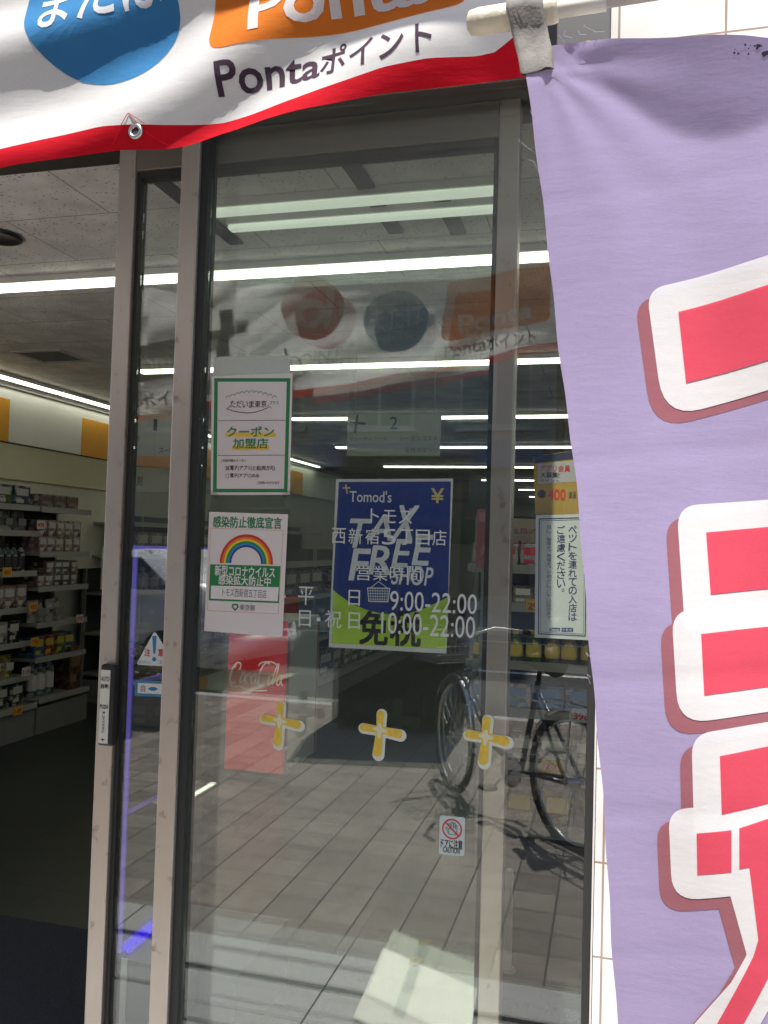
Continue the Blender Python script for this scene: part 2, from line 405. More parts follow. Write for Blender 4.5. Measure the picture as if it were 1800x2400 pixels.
mb = MB(); mb.box(-40, 40, -15, -11.51, -.25, 0); struct(mb, 'far_pavement', mat('far paving', (.30, .29, .27), .8, var=.2, scale=6))

# the houses over the road
def house(x0, x1, h, wallm, cols, rows, label, shop):
    t = thing('building', label, 'building', ((x0+x1)/2, -18, 0))
    m = MB(); m.box(x0, x1, -22, -15, 0, h); m.box(x0-.1, x1+.1, -22.1, -14.9, h, h+.35)
    part(m, 'wall', wallm, t)
    wm = mat('dark window glass', (.03, .035, .04), .15, spec=.8)
    fm = mat('window frame paint', (.35, .35, .34), .5)
    w_ = (x1-x0)/cols
    for r in range(rows):
        for c in range(cols):
            xa = x0+w_*(c+.2); xb = x0+w_*(c+.8); za = 4.2+r*3.1; zb = za+1.6
            q = MB(); q.box(xa, xb, -15.02, -14.96, za, zb); q.box(xa-.08, xb+.08, -14.99, -14.90, za-.1, za-.002); q.box((xa+xb)/2-.03, (xa+xb)/2+.03, -14.958, -14.93, za, zb)
            fo = part(q, 'window', fm, t)
            g = MB(); g.box(xa+.06, (xa+xb)/2-.032, -14.957, -14.945, za+.06, zb-.06); g.box((xa+xb)/2+.032, xb-.06, -14.957, -14.945, za+.06, zb-.06)
            part(g, 'pane', wm, fo)
    q = MB(); q.box(x0+.5, x1-.5, -14.998, -14.9, .4, 3.0); part(q, 'shop_front', wm, t)
    q = MB(); q.box(x0+.2, x1-.2, -15, -14.2, 3.2, 3.75, .03); part(q, 'awning', shop, t)
house(-30, -12.2, 16, mat('beige wall tiles', (.30, .26, .22), .7), 6, 4, 'beige tiled building across the road, left in the reflection', mat('dark green awning', (.04, .12, .07), .7))
house(-12, -1.2, 19, mat('grey concrete wall', (.20, .20, .20), .8), 4, 5, 'grey concrete building straight across the road from the shop', mat('navy awning', (.04, .06, .16), .7))
house(-1, 14, 15, mat('brown brick wall', (.17, .12, .10), .8), 5, 4, 'brown brick building across the road behind the bicycle', mat('maroon awning', (.16, .03, .04), .7))

# white car at the far kerb
def car(loc, rz):
    t = thing('parked_car', 'white hatchback parked at the kerb, reflected in the narrow door pane', 'car', loc, rz)
    body = mat('white car paint', (.82, .82, .82), .2, spec=.7, var=.02); gl = mat('car window glass', (.02, .025, .03), .08, spec=.8)
    side = [(-1.9, .28), (-1.95, .75), (-1.75, .92), (-1.0, .98), (-.45, 1.42), (.75, 1.48), (1.55, 1.15), (1.85, 1.0), (1.92, .55), (1.85, .28)]
    m = MB(); bm = bmesh.new()
    for s in (-1, 1):
        for x, z in side: bm.verts.new((x, s*(.82 if z < 1.0 else .64), z))
    bm.verts.ensure_lookup_table(); n = len(side)
    bm.faces.new(bm.verts[:n]); bm.faces.new(list(reversed(bm.verts[n:])))
    for i in range(n): bm.faces.new((bm.verts[i], bm.verts[i+n], bm.verts[(i+1) % n+n], bm.verts[(i+1) % n]))
    bmesh.ops.bevel(bm, geom=list(bm.edges), offset=.05, segments=2, affect='EDGES')
    m.bm(bm); o = m.build('body', body, t, True)
    for s in (-1, 1):
        q = MB(); a = s*.83
        q.prism([(-.82, s*.80, 1.02), (-.42, s*.70, 1.34), (.12, s*.70, 1.37), (.12, s*.80, 1.02)], (0, s*.02, 0)); q.build('side_window', gl, t)
        q = MB(); q.prism([(.18, s*.80, 1.02), (.18, s*.70, 1.37), (.72, s*.70, 1.38), (1.3, s*.80, 1.04)], (0, s*.02, 0)); q.build('side_window', gl, t)
        q = MB(); q.box(1.86, 1.95, s*.62-.12, s*.62+.12, .72, .95, .02); q.build('tail_light', mat('tail light', (.45, .02, .02), .2), t)
        q = MB(); q.box(-1.97, -1.85, s*.6-.16, s*.6+.16, .62, .78, .02); q.build('headlight', mat('headlight', (.7, .7, .7), .1), t)
        for x in (-1.2, 1.2):
            q = MB(); q.tube([(x, s*.66, .3), (x, s*.85, .3)], .3, 20); wo = q.build('wheel', mat('tyre', (.02, .02, .02), .8), t)
            q = MB(); q.tube([(x, s*.84, .3), (x, s*.87, .3)], .19, 14); q.build('rim', mat('alloy rim', (.5, .5, .5), .3, .8), wo)
    q = MB(); q.prism([(-1.03, -.62, 1.0), (-1.03, .62, 1.0), (-.5, .55, 1.42), (-.5, -.55, 1.42)], (-.02, 0, .012)); q.build('windscreen', gl, t)
car((-5.6, -5.2, -.115), rad(14))

# planter of low shrubs at the kerb
def planter(cx, cy):
    t = thing('planter', 'low kerbside planter of green and rusty shrubs, reflected in the narrow pane', 'planter', (cx, cy, 0))
    m = MB()
    m.box(-.55, .55, -.3, -.24, 0, .32); m.box(-.55, .55, .24, .3, 0, .32); m.box(-.55, -.49, -.24, .24, 0, .32); m.box(.49, .55, -.24, .24, 0, .32); m.box(-.49, .49, -.24, .24, 0, .26)
    m.build('box', mat('planter concrete', (.33, .32, .30), .8), t)
    for kx, col in ((0, (.06, .11, .03)), (1, (.17, .10, .03))):
        q = MB()
        for i in range(700):
            x = random.uniform(-.52, .52); y = random.uniform(-.27, .27); z = .3+random.random()**1.3*.34*(1-.5*abs(y)/.3)
            d = Vector((random.gauss(0, 1), random.gauss(0, 1), random.gauss(.4, .8))).normalized(); e = d.orthogonal().normalized(); l = random.uniform(.03, .06)
            p = Vector((x, y, z)); q.poly([p, p+d*l*.5+e*l*.3, p+d*l, p+d*l*.5-e*l*.3])
        q.build('foliage', mat('shrub leaves %d' % kx, col, .6, var=.4, scale=30, trans=.2), t)
planter(-3.9, -2.2)

# tall black cabinet on the pavement (only its mirror image is in the picture)
t = thing('cabinet', 'tall black double-door cabinet on the pavement, reflected below the blue poster', 'cabinet', (-1.66, -2.85, 0), rad(-12))
blk = mat('black gloss panel', (.012, .014, .016), .25, var=.1); blk2 = mat('black frame', (.02, .022, .03), .4)
m = MB(); m.box(-.52, .52, -.35, .30, .06, 2.25, .01); m.build('case', blk2, t)
m = MB(); m.box(-.49, -.006, .302, .32, .12, 2.2, .004); m.build('door', blk, t)
m = MB(); m.box(.006, .49, .302, .32, .12, 2.2, .004); m.build('door', blk, t)
m = MB(); m.box(-.03, -.018, .322, .345, .8, 1.2); m.build('handle', mat('dull handle', (.2, .18, .17), .4, .8), t)
m = MB(); m.box(-.47, .47, -.3, .26, 0, .06); m.build('plinth', rubber, t)

# ------------------------------------------------------------------ the bicycle behind the camera
def bicycle():
    R_ = .33
    rear = Vector((-.150, -.40, 0)); d = Vector((-.74, -.80, 0)).normalized()
    t = thing('bicycle', 'dark city bicycle with a wire front basket parked on the paving, seen mirrored', 'bicycle', rear, math.atan2(d.y, d.x))
    tyre = mat('bicycle tyre', (.015, .015, .015), .7); chrome = mat('chrome', (.6, .6, .6), .2, 1.); fr = mat('bicycle frame paint', (.045, .045, .05), .3, spec=.7)
    for i, x in enumerate((0, 1.12)):
        st = rad(14) if i else 0.; cs, sn = math.cos(st), math.sin(st)
        def P(rr, an, off=0.): return (x+rr*math.cos(an)*cs-off*sn, rr*math.cos(an)*sn+off*cs, R_+rr*math.sin(an))
        q = MB(); q.tube([P(R_, a*PI/24) for a in range(48)], .021, 8, True); wo = q.build('wheel', tyre, t, True)
        q = MB(); q.tube([P(.303, a*PI/24) for a in range(48)], .009, 6, True); q.build('rim', chrome, wo, True)
        q = MB()
        for k in range(28):
            a = 2*PI*k/28; q.tube([P(.02, a+1, .025 if k % 2 else -.025), P(.3, a)], .0013, 4, cap=False)
        q.tube([P(0, 0, -.05), P(0, 0, .05)], .02, 10); q.build('spokes', chrome, wo)
        q = MB(); q.tube([P(.365, rad(a)) for a in (range(20, 181, 10) if i == 0 else range(30, 171, 10))], .014, 6); q.build('mudguard', chrome, t)
    q = MB()
    bb = (.43, 0, .29); st = (.30, 0, .78); hd = (.95, 0, .80); hb = (.99, 0, .62)
    q.tube([bb, st], .016); q.tube([bb, (.70, 0, .36), (.88, 0, .55), hb], .019); q.tube([hb, hd], .019)
    for s in (-.05, .05):
        q.tube([(0, s, R_), (.40, s*.6, .29)], .011); q.tube([(0, s, R_), (.31, s*.4, .72)], .010); q.tube([(1.12, s, R_), (1.02, s*.8, .68), (.985, 0, .70)], .012)
    q.build('frame', fr, t, True)
    q = MB(); q.tube([st, (.285, 0, .86)], .013); q.tube([(.30, 0, .87), (.24, 0, .90), (.16, 0, .91)], [.02, .06, .085], 10); q.tube([(.42, 0, .885), (.30, 0, .895)], [.022, .05], 10)
    q.build('saddle', mat('black saddle', (.015, .015, .015), .5), t, True)
    q = MB(); q.tube([hd, (.96, 0, .95)], .013); q.tube([(.72, -.29, .99), (.80, -.28, .99), (.93, -.16, 1.0), (.96, 0, .96), (.93, .16, 1.0), (.80, .28, .99), (.72, .29, .99)], .012, 8); q.build('handlebar', chrome, t, True)
    for s in (-.285, .285):
        q = MB(); q.tube([(.70, s, .99), (.80, s, .99)], .018, 8); q.build('grip', rubber, t, True)
    q = MB()
    for z, a in ((.78, .85), (.83, .9), (.88, .95), (.93, 1.0), (.985, 1.06)):
        q.tube([(1.2+x*.15*a, y*.19*a, z) for x, y in ((-1, -1), (1, -1), (1, 1), (-1, 1))], .0035 if z < .98 else .007, 5, True)
    for k in range(11):
        f = -1+2*k/10
        for sx in (-1, 1): q.tube([(1.2+sx*.15*.85, f*.19*.85, .78), (1.2+sx*.15*1.06, f*.19*1.06, .985)], .0025, 4)
        for sy in (-1, 1): q.tube([(1.2+f*.15*.85, sy*.19*.85, .78), (1.2+f*.15*1.06, sy*.19*1.06, .985)], .0025, 4)
        q.tube([(1.2-.128, f*.16, .78), (1.2+.128, f*.16, .78)], .0025, 4)
    q.build('basket', mat('basket wire', (.25, .25, .26), .3, .9), t)
    q = MB()
    for y in (-.07, 0, .07): q.tube([(.26, y, .70), (-.22, y, .70)], .006, 6)
    for x in (-.22, -.05, .12): q.tube([(x, -.07, .70), (x, .07, .70)], .006, 6)
    q.tube([(-.05, .07, .70), (0, .06, R_)], .006, 6); q.tube([(-.05, -.07, .70), (0, -.06, R_)], .006, 6); q.build('carrier', chrome, t)
    q = MB(); q.tube([(.43, -.075, .29), (.43, -.065, .29)], .09, 24); q.tube([(.43, -.08, .29), (.56, -.09, .17)], .009); q.tube([(.43, .08, .29), (.30, .09, .41)], .009); q.build('crank', chrome, t)
    for x, y, z in ((.56, -.13, .17), (.30, .13, .41)):
        q = MB(); q.box(x-.04, x+.04, y-.04, y+.04, z-.012, z+.012, .004); q.build('pedal', rubber, t)
    q = MB(); q.box(-.30, -.27, -.03, .03, .56, .62, .006); q.build('reflector', mat('red reflector', (.4, .02, .02), .2), t)
bicycle()

# ------------------------------------------------------------------ flat white board lying on the granite
bz = .012
def mirrored(x, y):
    p = atZ(x, y, bz); return Vector((p.x, 4.0-p.y, bz))
qa, qb, qc = mirrored(828, 2047), mirrored(1032, 2136), mirrored(757, 2212)
qc = qa+(qc-qa).normalized()*.47; qd = qb+(qc-qa)
t = thing('white_board', 'flat cream white board with a yellow ring on its edge, mirrored at the door foot', 'board', (qa.x, qa.y, 0))
m = MB(); m.prism([qa, qb, qd, qc], (0, 0, -bz+.0005)); part(m, 'sheet', mat('white plastic sheet', (.90, .92, .80), .45, var=.05, scale=9), t)
rc = qa.lerp(qb, .37); ry = (qc-qa).normalized()
m = MB(); m.tube([rc+Vector((.020*math.cos(a*PI/10), .016*math.sin(a*PI/10), .007+.004*math.sin(a*PI/10))) for a in range(20)], .0045, 8, True); part(m, 'ring', mat('yellow brown ring', (.50, .33, .06), .4), t, True)
m = MB(); sx_ = (qb-qa).normalized()*.022; m.prism([rc+ry*.03-sx_+Vector((0, 0, .0008)), rc+ry*.03+sx_+Vector((0, 0, .0008)), rc+ry*.36+sx_+Vector((0, 0, .0008)), rc+ry*.36-sx_+Vector((0, 0, .0008))], (0, 0, .002)); part(m, 'strap', mat('grey green strap', (.60, .64, .57), .5), t)

# ================================================================== the shop front
GY = 1.996          # outer face of the fixed glass
# --- header over the doors
t = thing('door_header', 'brown metal header beam over the sliding door and window', 'header')
m = MB(); m.box(-3.6, -.165, 1.97, 2.19, 2.607, 2.90, .004); part(m, 'beam', steel_dark, t)
m = MB(); m.box(-3.6, -.165, 1.955, 1.969, 2.625, 2.645); m.box(-3.6, -.165, 1.955, 1.969, 2.70, 2.71); part(m, 'trim', rubber, t)
# --- fixed window: outer stile, glass, right frame, top channel
t = thing('fixed_window', 'tall fixed glass pane in a brown metal frame beside the sliding door', 'window')
m = MB(); m.box(-1.103, -1.052, 1.965, 2.035, .0, 2.606, .003); part(m, 'stile', steel, t)
m = MB(); m.box(-1.0515, -1.030, 1.978, 2.03, .05, 2.606); part(m, 'gasket', rubber, t)
m = MB(); m.box(-.042, -.024, 1.985, 2.05, 0, 2.606, .002); part(m, 'stile', rubber, t)
m = MB(); m.box(-.0235, -.0195, 1.945, 1.964, 0, 2.6); part(m, 'sealant', mat('pale sealant', (.6, .58, .55), .6), t)
m = MB(); m.box(-1.0295, -.0425, 1.97, 2.03, 0, .13, .003); part(m, 'bottom_rail', steel, t)
m = MB(); m.box(-1.0295, -.0425, 1.9965, 2.0035, .131, 2.606); part(m, 'pane', glass, t)
# --- sliding door leaf behind it, standing open
LY = 2.075
t = thing('sliding_door', 'automatic glass sliding door slid open behind the fixed pane', 'door')
xa, xb = -1.340, -1.288; xc, xd = -.2815, -.230
m = MB(); m.box(xa, xb, LY-.03, LY+.03, .02, 2.602, .003); part(m, 'stile', steel, t)
m = MB(); m.box(xc, xd, LY-.03, LY+.03, .02, 2.602, .003); part(m, 'stile', steel, t)
m = MB(); m.box(xb+.0005, xc-.0005, LY-.028, LY+.028, 2.512, 2.602, .002); part(m, 'top_rail', mat('bronze rail metal', (.26, .225, .19), .4, .65, var=.12), t)
m = MB(); m.box(xb+.0005, xc-.0005, LY-.028, LY+.028, .02, .14, .002); part(m, 'bottom_rail', steel, t)
m = MB(); m.box(xb+.0005, xb+.012, LY-.016, LY+.016, .1405, 2.511); m.box(xc-.012, xc-.0005, LY-.02, LY+.02, .1405, 2.511); m.box(xb+.0125, xc-.0125, LY-.02, LY+.02, 2.494, 2.511); part(m, 'gasket', rubber, t)
m = MB(); m.box(xb+.0125, xc-.0125, LY-.0035, LY+.0035, .1405, 2.4935); part(m, 'pane', glass, t)

# --- touch switch on the door's leading stile
SY = LY-.031
def sy(x, y, dy=0): return at(x, y, SY-dy)
t = thing('touch_switch', 'slim black touch switch with cream face reading AUTO and PUSH', 'switch')
a = at(214.5, 1606, SY); b = at(249.5, 1434, SY); ex = .001
hx0 = at(214.5, 1520, SY-.02).x; hx1 = at(246.5, 1520, SY-.02).x
m = MB(); m.box(hx0, hx1, SY-.022, SY, a.z, b.z, .006); part(m, 'housing', mat('black plastic', (.02, .018, .018), .35), t)
fz0 = at(214, 1600, SY).z; fz1 = at(220, 1443, SY).z
m = MB(); m.box(hx0+.004, hx1-.013, SY-.0245, SY-.0215, fz0, fz1, .001); part(m, 'face', mat('cream plastic', (.70, .67, .58), .45), t)
m = MB(); fw = hx1-hx0-.017; fh = fz1-fz0; fy = SY-.0252
def fbox(body, u0, v0, u1, v1, bold=0.):
    txtw(m, body, (hx0+.004+u0*fw, fy, fz1-v1*fh), (1, 0, 0), (0, 0, 1), (u1-u0)*fw, (v1-v0)*fh, bold)
fbox('AUTO', .06, .09, .94, .155, .01); fbox('自動', .06, .19, .94, .255, .025); fbox('PUSH', .06, .47, .94, .53, .02)
for i, ch in enumerate('押してください'): fbox(ch, .36, .565+i*.042, .64, .565+i*.042+.036, .02)
c0 = (hx0+.004+.5*fw, fz1-.945*fh)
m.poly([(c0[0]-.006, fy, c0[1]), (c0[0], fy, c0[1]-.003), (c0[0]+.006, fy, c0[1]), (c0[0], fy, c0[1]+.003)])
part(m, 'lettering', ink, t)

# --- white tiled pier at the right of the glass
tilem = gridmat('white glazed wall tiles', (.80, .77, .73), (.36, .27, .22), .227, .2035, .0026, .28, .02, bump=.5, axes='XZ', nscale=4)
m = MB(); m.box(-.018, 2.6, 1.945, 2.4, -.02, 3.6)
o = m.build('tiled_pier', tilem); tag(o, 'sunlit white tiled wall to the right of the glass', 'wall')
m = MB(); m.box(-.1645, -.0185, 1.93, 2.2, 2.61, 3.2, .003)
t = thing('grey_panel', 'dark grey wall panel with a round stud above the window corner', 'panel'); part(m, 'panel', mat('dark grey panel', (.075, .075, .08), .55), t)
p = at(1270, 102, 1.925); m = MB(); m.tube([(p.x, 1.93, p.z), (p.x, 1.918, p.z)], .012, 16); m.tube([(p.x, 1.919, p.z), (p.x, 1.914, p.z)], .006, 12); part(m, 'stud', mat('brass stud', (.45, .36, .22), .35, .8), t)
# wall further left of the opening and over the header
m = MB(); m.box(-9, -3.6, 1.95, 2.2, -.02, 3.6); m.box(-3.6, -.1655, 1.98, 2.19, 2.905, 3.6)
tag(m.build('shop_wall', mat('grey shop wall', (.22, .21, .20), .7)), 'grey shop wall above the header and left of the opening', 'wall')
# --- unseen awning, sized to shade door and banner; its front rail carries the banner
t = thing('awning', 'unseen flat grey awning, sized to shade the entrance, that carries the white banner', 'awning')
m = MB(); m.box(-3.4, -.14, .80, 1.95, 2.98, 3.04, .004); part(m, 'roof', mat('awning sheet', (.25, .25, .25), .6), t)
m = MB(); m.tube([(-3.4, 1.215, 2.96), (-.14, 1.215, 2.96)], .016, 10); part(m, 'front_rail', mat('rail metal', (.4, .4, .4), .4, .7), t)

# ------------------------------------------------------------------ banner
BY = 1.2
def pl(pts, x):
    if x <= pts[0][0]:
        s = (pts[1][1]-pts[0][1])/(pts[1][0]-pts[0][0]); return pts[0][1]+s*.6*(x-pts[0][0])
    for (a, b), (c, d) in zip(pts, pts[1:]):
        if x <= c: u = (x-a)/(c-a); return b+(d-b)*u
    return pts[-1][1]
lowp = [(0, 374), (50, 362), (150, 345), (260, 325), (350, 317), (390, 310), (425, 299), (465, 285), (575, 260), (700, 235), (830, 203), (979, 180), (1119, 157), (1165, 150)]
redp = [(0, 334), (100, 309), (225, 282), (350, 272), (475, 257), (550, 240), (650, 212), (830, 153), (929, 132), (1029, 122), (1069, 112), (1109, 84), (1165, 30)]
def bplane(x, z):
    '''the banner hangs askew: its left end stands further out, and it leans forward towards its top'''
    lo = 2.189+.1753*x+.0359*x*x if x > -2.4 else 1.97
    y = 1.174+.0992*x-.06*(min(z, 2.45)-lo)
    return y+(1.2-y)*max(0, (z-2.45)/.5)
def BP(x, y):
    p = at(x, y, BY)
    for k in range(14): p = at(x, y, bplane(p.x, p.z))
    return p
LOW = [(p.x, p.z) for p in (BP(x, y) for x, y in lowp)]; LOW[:0] = [(-2.45, 1.965), (-1.85, 1.985), (-1.45, 2.006), (-1.15, 2.033)]
RED = [(p.x, p.z) for p in (BP(x, y) for x, y in redp)]; RED[:0] = [(-2.45, 1.993), (-1.85, 2.013), (-1.45, 2.034), (-1.15, 2.061)]
P0 = BP(270, 200); LAM = .165; NX, NZ = -.50, .866
def bdisp(x, z):
    dx = x-P0.x; W_ = 2*PI/.85
    f = .42*dx-.25/W_*(math.cos(W_*dx)-1) if -1.2 < dx < .9 else .42*dx
    s = 2*PI*(z-P0.z-f)/.172
    d = (.0125+.002*math.sin(x*4.3+.5))*math.sin(s)+.0010*math.sin(s*2+x*7+1)+.0012*math.sin(x*27+z*17)
    return d*max(0, min(1, (2.95-z)/.35))
bw = cloth('white banner cloth', (.88, .87, .87), .44, .10); br = cloth('red banner hem', (.66, .008, .022), .25, .15)
def bpt(x, z, off=0.): return (x, bplane(x, z)+bdisp(x, z)+off, z)
XB0, XB1 = -2.45, BP(1160, 140).x
t = thing('banner', 'white point-card banner with red hem hanging across the top of the entrance', 'banner', (-1.2, BY, 2.1))
nx = 200
def strip(f0, f1, rows):
    m = MB(); v = []; f = []
    for i in range(nx+1):
        x = XB0+(XB1-XB0)*i/nx
        for j in range(rows+1):
            z = f0(x)+(f1(x)-f0(x))*j/rows; v.append(bpt(x, z))
    for i in range(nx):
        for j in range(rows): f.append((i*(rows+1)+j, (i+1)*(rows+1)+j, (i+1)*(rows+1)+j+1, i*(rows+1)+j+1))
    return m.add(v, f)
part(strip(lambda x: pl(RED, x), lambda x: 2.95, 60), 'cloth', bw, t, True)
part(strip(lambda x: pl(LOW, x), lambda x: pl(RED, x), 8), 'hem', br, t, True)
def warp(mb_flat, step, fn, offs):
    """cut a flat drawing (x,z) into a fine grid and lay it on the cloth, on both of its faces"""
    bm = bmesh.new()
    vs = [bm.verts.new((p[0], 0, p[2])) for p in mb_flat.v]
    for q in mb_flat.f:
        try: bm.faces.new([vs[i] for i in q])
        except ValueError: pass
    bm.normal_update(); bmesh.ops.triangulate(bm, faces=list(bm.faces))
    xs = [p.co.x for p in bm.verts]; zs = [p.co.z for p in bm.verts]
    for ax, lo, hi in ((0, min(xs), max(xs)), (2, min(zs), max(zs))):
        n = int((hi-lo)/step)
        for k in range(1, n+1):
            co = Vector((0, 0, 0)); co[ax] = lo+step*k; no = Vector((0, 0, 0)); no[ax] = 1
            bmesh.ops.bisect_plane(bm, geom=list(bm.verts)+list(bm.edges)+list(bm.faces), plane_co=co, plane_no=no)
    bm.verts.index_update(); out = MB()
    P = [(p.co.x, p.co.z) for p in bm.verts]; F = [[q.index for q in f.verts] for f in bm.faces]; bm.free()
    for o in offs: out.add([fn(x, z, o) for x, z in P], F)
    return out
def bprint(mb, name, m, layer):
    return part(warp(mb, .0085, bpt, (-.0007*layer, .0007*layer)), name, m, t, True)
def bcirc(mb, x, y, r, r0=0., n=48, a0=0., a1=2*PI):
    c = BP(x, y)
    for i in range(n):
        p = []
        for q, tt in ((r0, i), (r, i), (r, i+1), (r0, i+1)):
            an = a0+(a1-a0)*tt/n; e = BP(x+q*math.cos(an), y-q*math.sin(an)); p.append((e.x, 0, e.z))
        mb.poly(p if r0 else [p[1], p[2], (c.x, 0, c.z)])
BT = math.atan(.135)                                     # the banner climbs to the right
def btext(mb, body, x0, y0, hpx, wpx, bold=0., shear=0.):
    """lettering whose lower left corner is seen at (x0,y0)"""
    c = BP(x0, y0); k = abs(BP(x0+50, y0).x-BP(x0-50, y0).x)/100
    txtw(mb, body, (c.x, 0, c.z), (math.cos(BT), 0, math.sin(BT)), (-math.sin(BT)*.4, 0, math.cos(BT)), wpx*k, hpx*k*.95, bold, shear)
bblue = cloth('blue banner print', (.07, .29, .58), .4, .12); bora = cloth('orange banner print', (.90, .27, .04), .4, .12)
bred = cloth('red banner print', (.70, .015, .05), .3, .12); bink = cloth('plum banner print', (.075, .045, .07), .2, .1); bnavy = cloth('navy banner print', (.03, .035, .10), .2, .1)
m = MB(); bcirc(m, 219, 10, 167); bprint(m, 'blue_disc', bblue, 1)
m = MB()
btext(m, 'または', 92, 76, 118, 262, .012)
wl = cloth('white banner print', (.84, .83, .83), .3, .1); bprint(m, 'white_lettering', wl, 2)
# orange block with rounded corners, its top out of the picture
def rounded(pts, rads, n=7):
    out = []; N = len(pts)
    for i in range(N):
        p = Vector((pts[i][0], pts[i][1])); a = Vector(pts[i-1][:2]); b = Vector(pts[(i+1) % N][:2]); r = rads[i] if isinstance(rads, (list, tuple)) else rads
        if r <= 0: out.append((p.x, p.y)); continue
        da = (a-p).normalized(); db = (b-p).normalized(); an = da.angle(db); d = min(r/math.tan(an/2), (a-p).length*.49, (b-p).length*.49)
        for k in range(n+1):
            u = k/n; q = (p+da*d)*(1-u)**2+p*2*u*(1-u)+(p+db*d)*u*u; out.append((q.x, q.y))
    return out
ob = rounded([(448, 118), (1010, 8), (1010, -300), (480, -200)], [34, 40, 30, 30])
m = MB(); m.poly([BP(x, y) for x, y in ob]); bprint(m, 'orange_block', bora, 1)
m = MB(); btext(m, 'Ponta', 541, 76, 96, 372, .022); bprint(m, 'white_lettering', wl, 2)
m = MB(); btext(m, 'Ponta', 471, 209, 68, 216, .016); btext(m, 'ポイント', 690, 166, 74, 244, .014); bprint(m, 'plum_lettering', bink, 1)
# left part of the banner: only its mirror image is in the picture
m = MB(); bcirc(m, -212, -52, 162); bprint(m, 'red_disc', bred, 1)
m = MB(); bcirc(m, -222, -30, 84, 44)
m.poly([BP(-150, 52), BP(-112, 46), BP(-112, -170), BP(-150, -164)]); bprint(m, 'white_emblem', wl, 2)
m = MB(); btext(m, 'd', -385, 268, 92, 56, .01); btext(m, 'POINT', -318, 262, 62, 260, -.002); bprint(m, 'plum_lettering', bink, 1)
m = MB(); btext(m, 'ポイント', -1165, 448, 66, 330, .01)
m.poly([BP(-690, 205), BP(-628, 193), BP(-628, -55), BP(-690, -43)]); m.poly([BP(-775, 118), BP(-692, 102), BP(-692, 52), BP(-775, 68)]); m.poly([BP(-626, 90), BP(-545, 74), BP(-545, 24), BP(-626, 40)])
m.poly([BP(-1290, 320), BP(-800, 222), BP(-800, 20), BP(-1290, 118)]); bprint(m, 'navy_print', bnavy, 1)
m = MB(); btext(m, "Tomod's", -1240, 268, 90, 400, .014); bprint(m, 'white_lettering', wl, 2)
# eyelet and stitching
g = BP(300, 290); gy = bplane(g.x, g.z)+bdisp(g.x, g.z)
m = MB(); m.tube([(g.x+.0088*math.cos(a*PI/12), gy-.0025, g.z+.0088*math.sin(a*PI/12)) for a in range(24)], .0032, 8, True); eo = part(m, 'eyelet', mat('eyelet metal', (.55, .55, .52), .3, .9), t, True)
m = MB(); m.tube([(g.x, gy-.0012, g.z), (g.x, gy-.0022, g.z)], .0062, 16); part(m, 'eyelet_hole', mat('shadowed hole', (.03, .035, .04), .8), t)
m = MB()
def stitch(pts):
    q = [BP(x, y) for x, y in pts]; P = []
    for a, b in zip(q, q[1:]):
        for i in range(14): c = a.lerp(b, i/14); P.append(bpt(c.x, c.z, -.0012))
    m.tube(P, .0005, 4)
stitch([(250, 316), (288, 254), (322, 275)]); stitch([(288, 254), (320, 290), (362, 313)])
part(m, 'stitching', br, t)

# ------------------------------------------------------------------ purple upright flag on its arm
FY = 1.05
FL0, FL1 = at(1140, 176, FY), at(1335, 2212, FY)          # left edge
FT0 = at(1200, 116, FY); FT1 = at(1659, 70, FY-.036)
ZTOP = FT0.z
def fdisp(x, z):
    u = x-FL0.x
    d = .010*math.sin(u*13+1.1+z*1.6)+.006*math.sin(z*8+u*5)+.004*math.sin(u*37+z*7)
    # the top sags between its loops and hangs over
    h = ZTOP+.02-z; sag = .03+.115*max(0, math.sin(PI*min(1, max(0, (u-.05)/.36))))
    k = max(0, 1-h/sag); k = k*k*(3-2*k) if k < 1 else 1
    d -= .040*min(1, max(0, (sag-h)/.12))*(1 if u > .05 else max(0, u/.05))
    # pull lines fanning out of the loop
    r = math.hypot(u-.02, ZTOP-.02-z); an = math.atan2(ZTOP-.02-z, max(1e-3, u-.02))
    d += .0022*math.sin(an*15)*math.exp(-r/.16)
    # packing creases across
    for zc, am in ((1.925, .0006), (1.60, .0007), (1.335, .0009), (1.18, .0008), (1.02, .0006)):
        q = (z-zc-.10*u)/.011; d += am*math.exp(-q*q)
    return d
def fpt(x, z, o=0.): return (x, FY+fdisp(x, z)+o, z)
t = thing('purple_flag', 'tall purple advertising flag with cropped red characters hanging at the right', 'flag', (.2, FY, .3))
FEDGE = sorted((p.z, p.x) for p in (at(x, y, FY) for x, y in ((1140, 176), (1163, 372), (1190, 590), (1214, 800), (1240, 1010), (1262, 1240), (1284, 1490), (1303, 1740), (1320, 1990), (1336, 2220), (1365, 2600))))
pur = cloth('purple flag cloth', (.43, .36, .575), .40, .08)
def fleft(z):
    return pl(FEDGE, z)+.0009*math.sin(z*17)+.0007*math.sin(z*53)
def ftop(x):
    return FT0.z+(FT1.z-FT0.z)*min(1, (x-FT0.x)/(FT1.x-FT0.x)) if x > FT0.x else FT0.z-(FT0.x-x)*.75
m = MB(); v = []; f = []; NXF, NZF = 90, 240; WF = .60
for i in range(NXF+1):
    for j in range(NZF+1):
        s = i/NXF
        zt = ftop(FL0.x+s*WF); z = zt+(.32-zt)*j/NZF
        x = fleft(z)+s*WF; v.append(fpt(x, z))
for i in range(NXF):
    for j in range(NZF): f.append((i*(NZF+1)+j, i*(NZF+1)+j+1, (i+1)*(NZF+1)+j+1, (i+1)*(NZF+1)+j))
m.add(v, f); part(m, 'cloth', pur, t, True)
fwht = cloth('white flag print', (.95, .94, .94), .3, .06); fred = cloth('red flag print', (.86, .11, .17), .36, .05); fsha = cloth('rusty flag print', (.42, .16, .19), .3, .06)
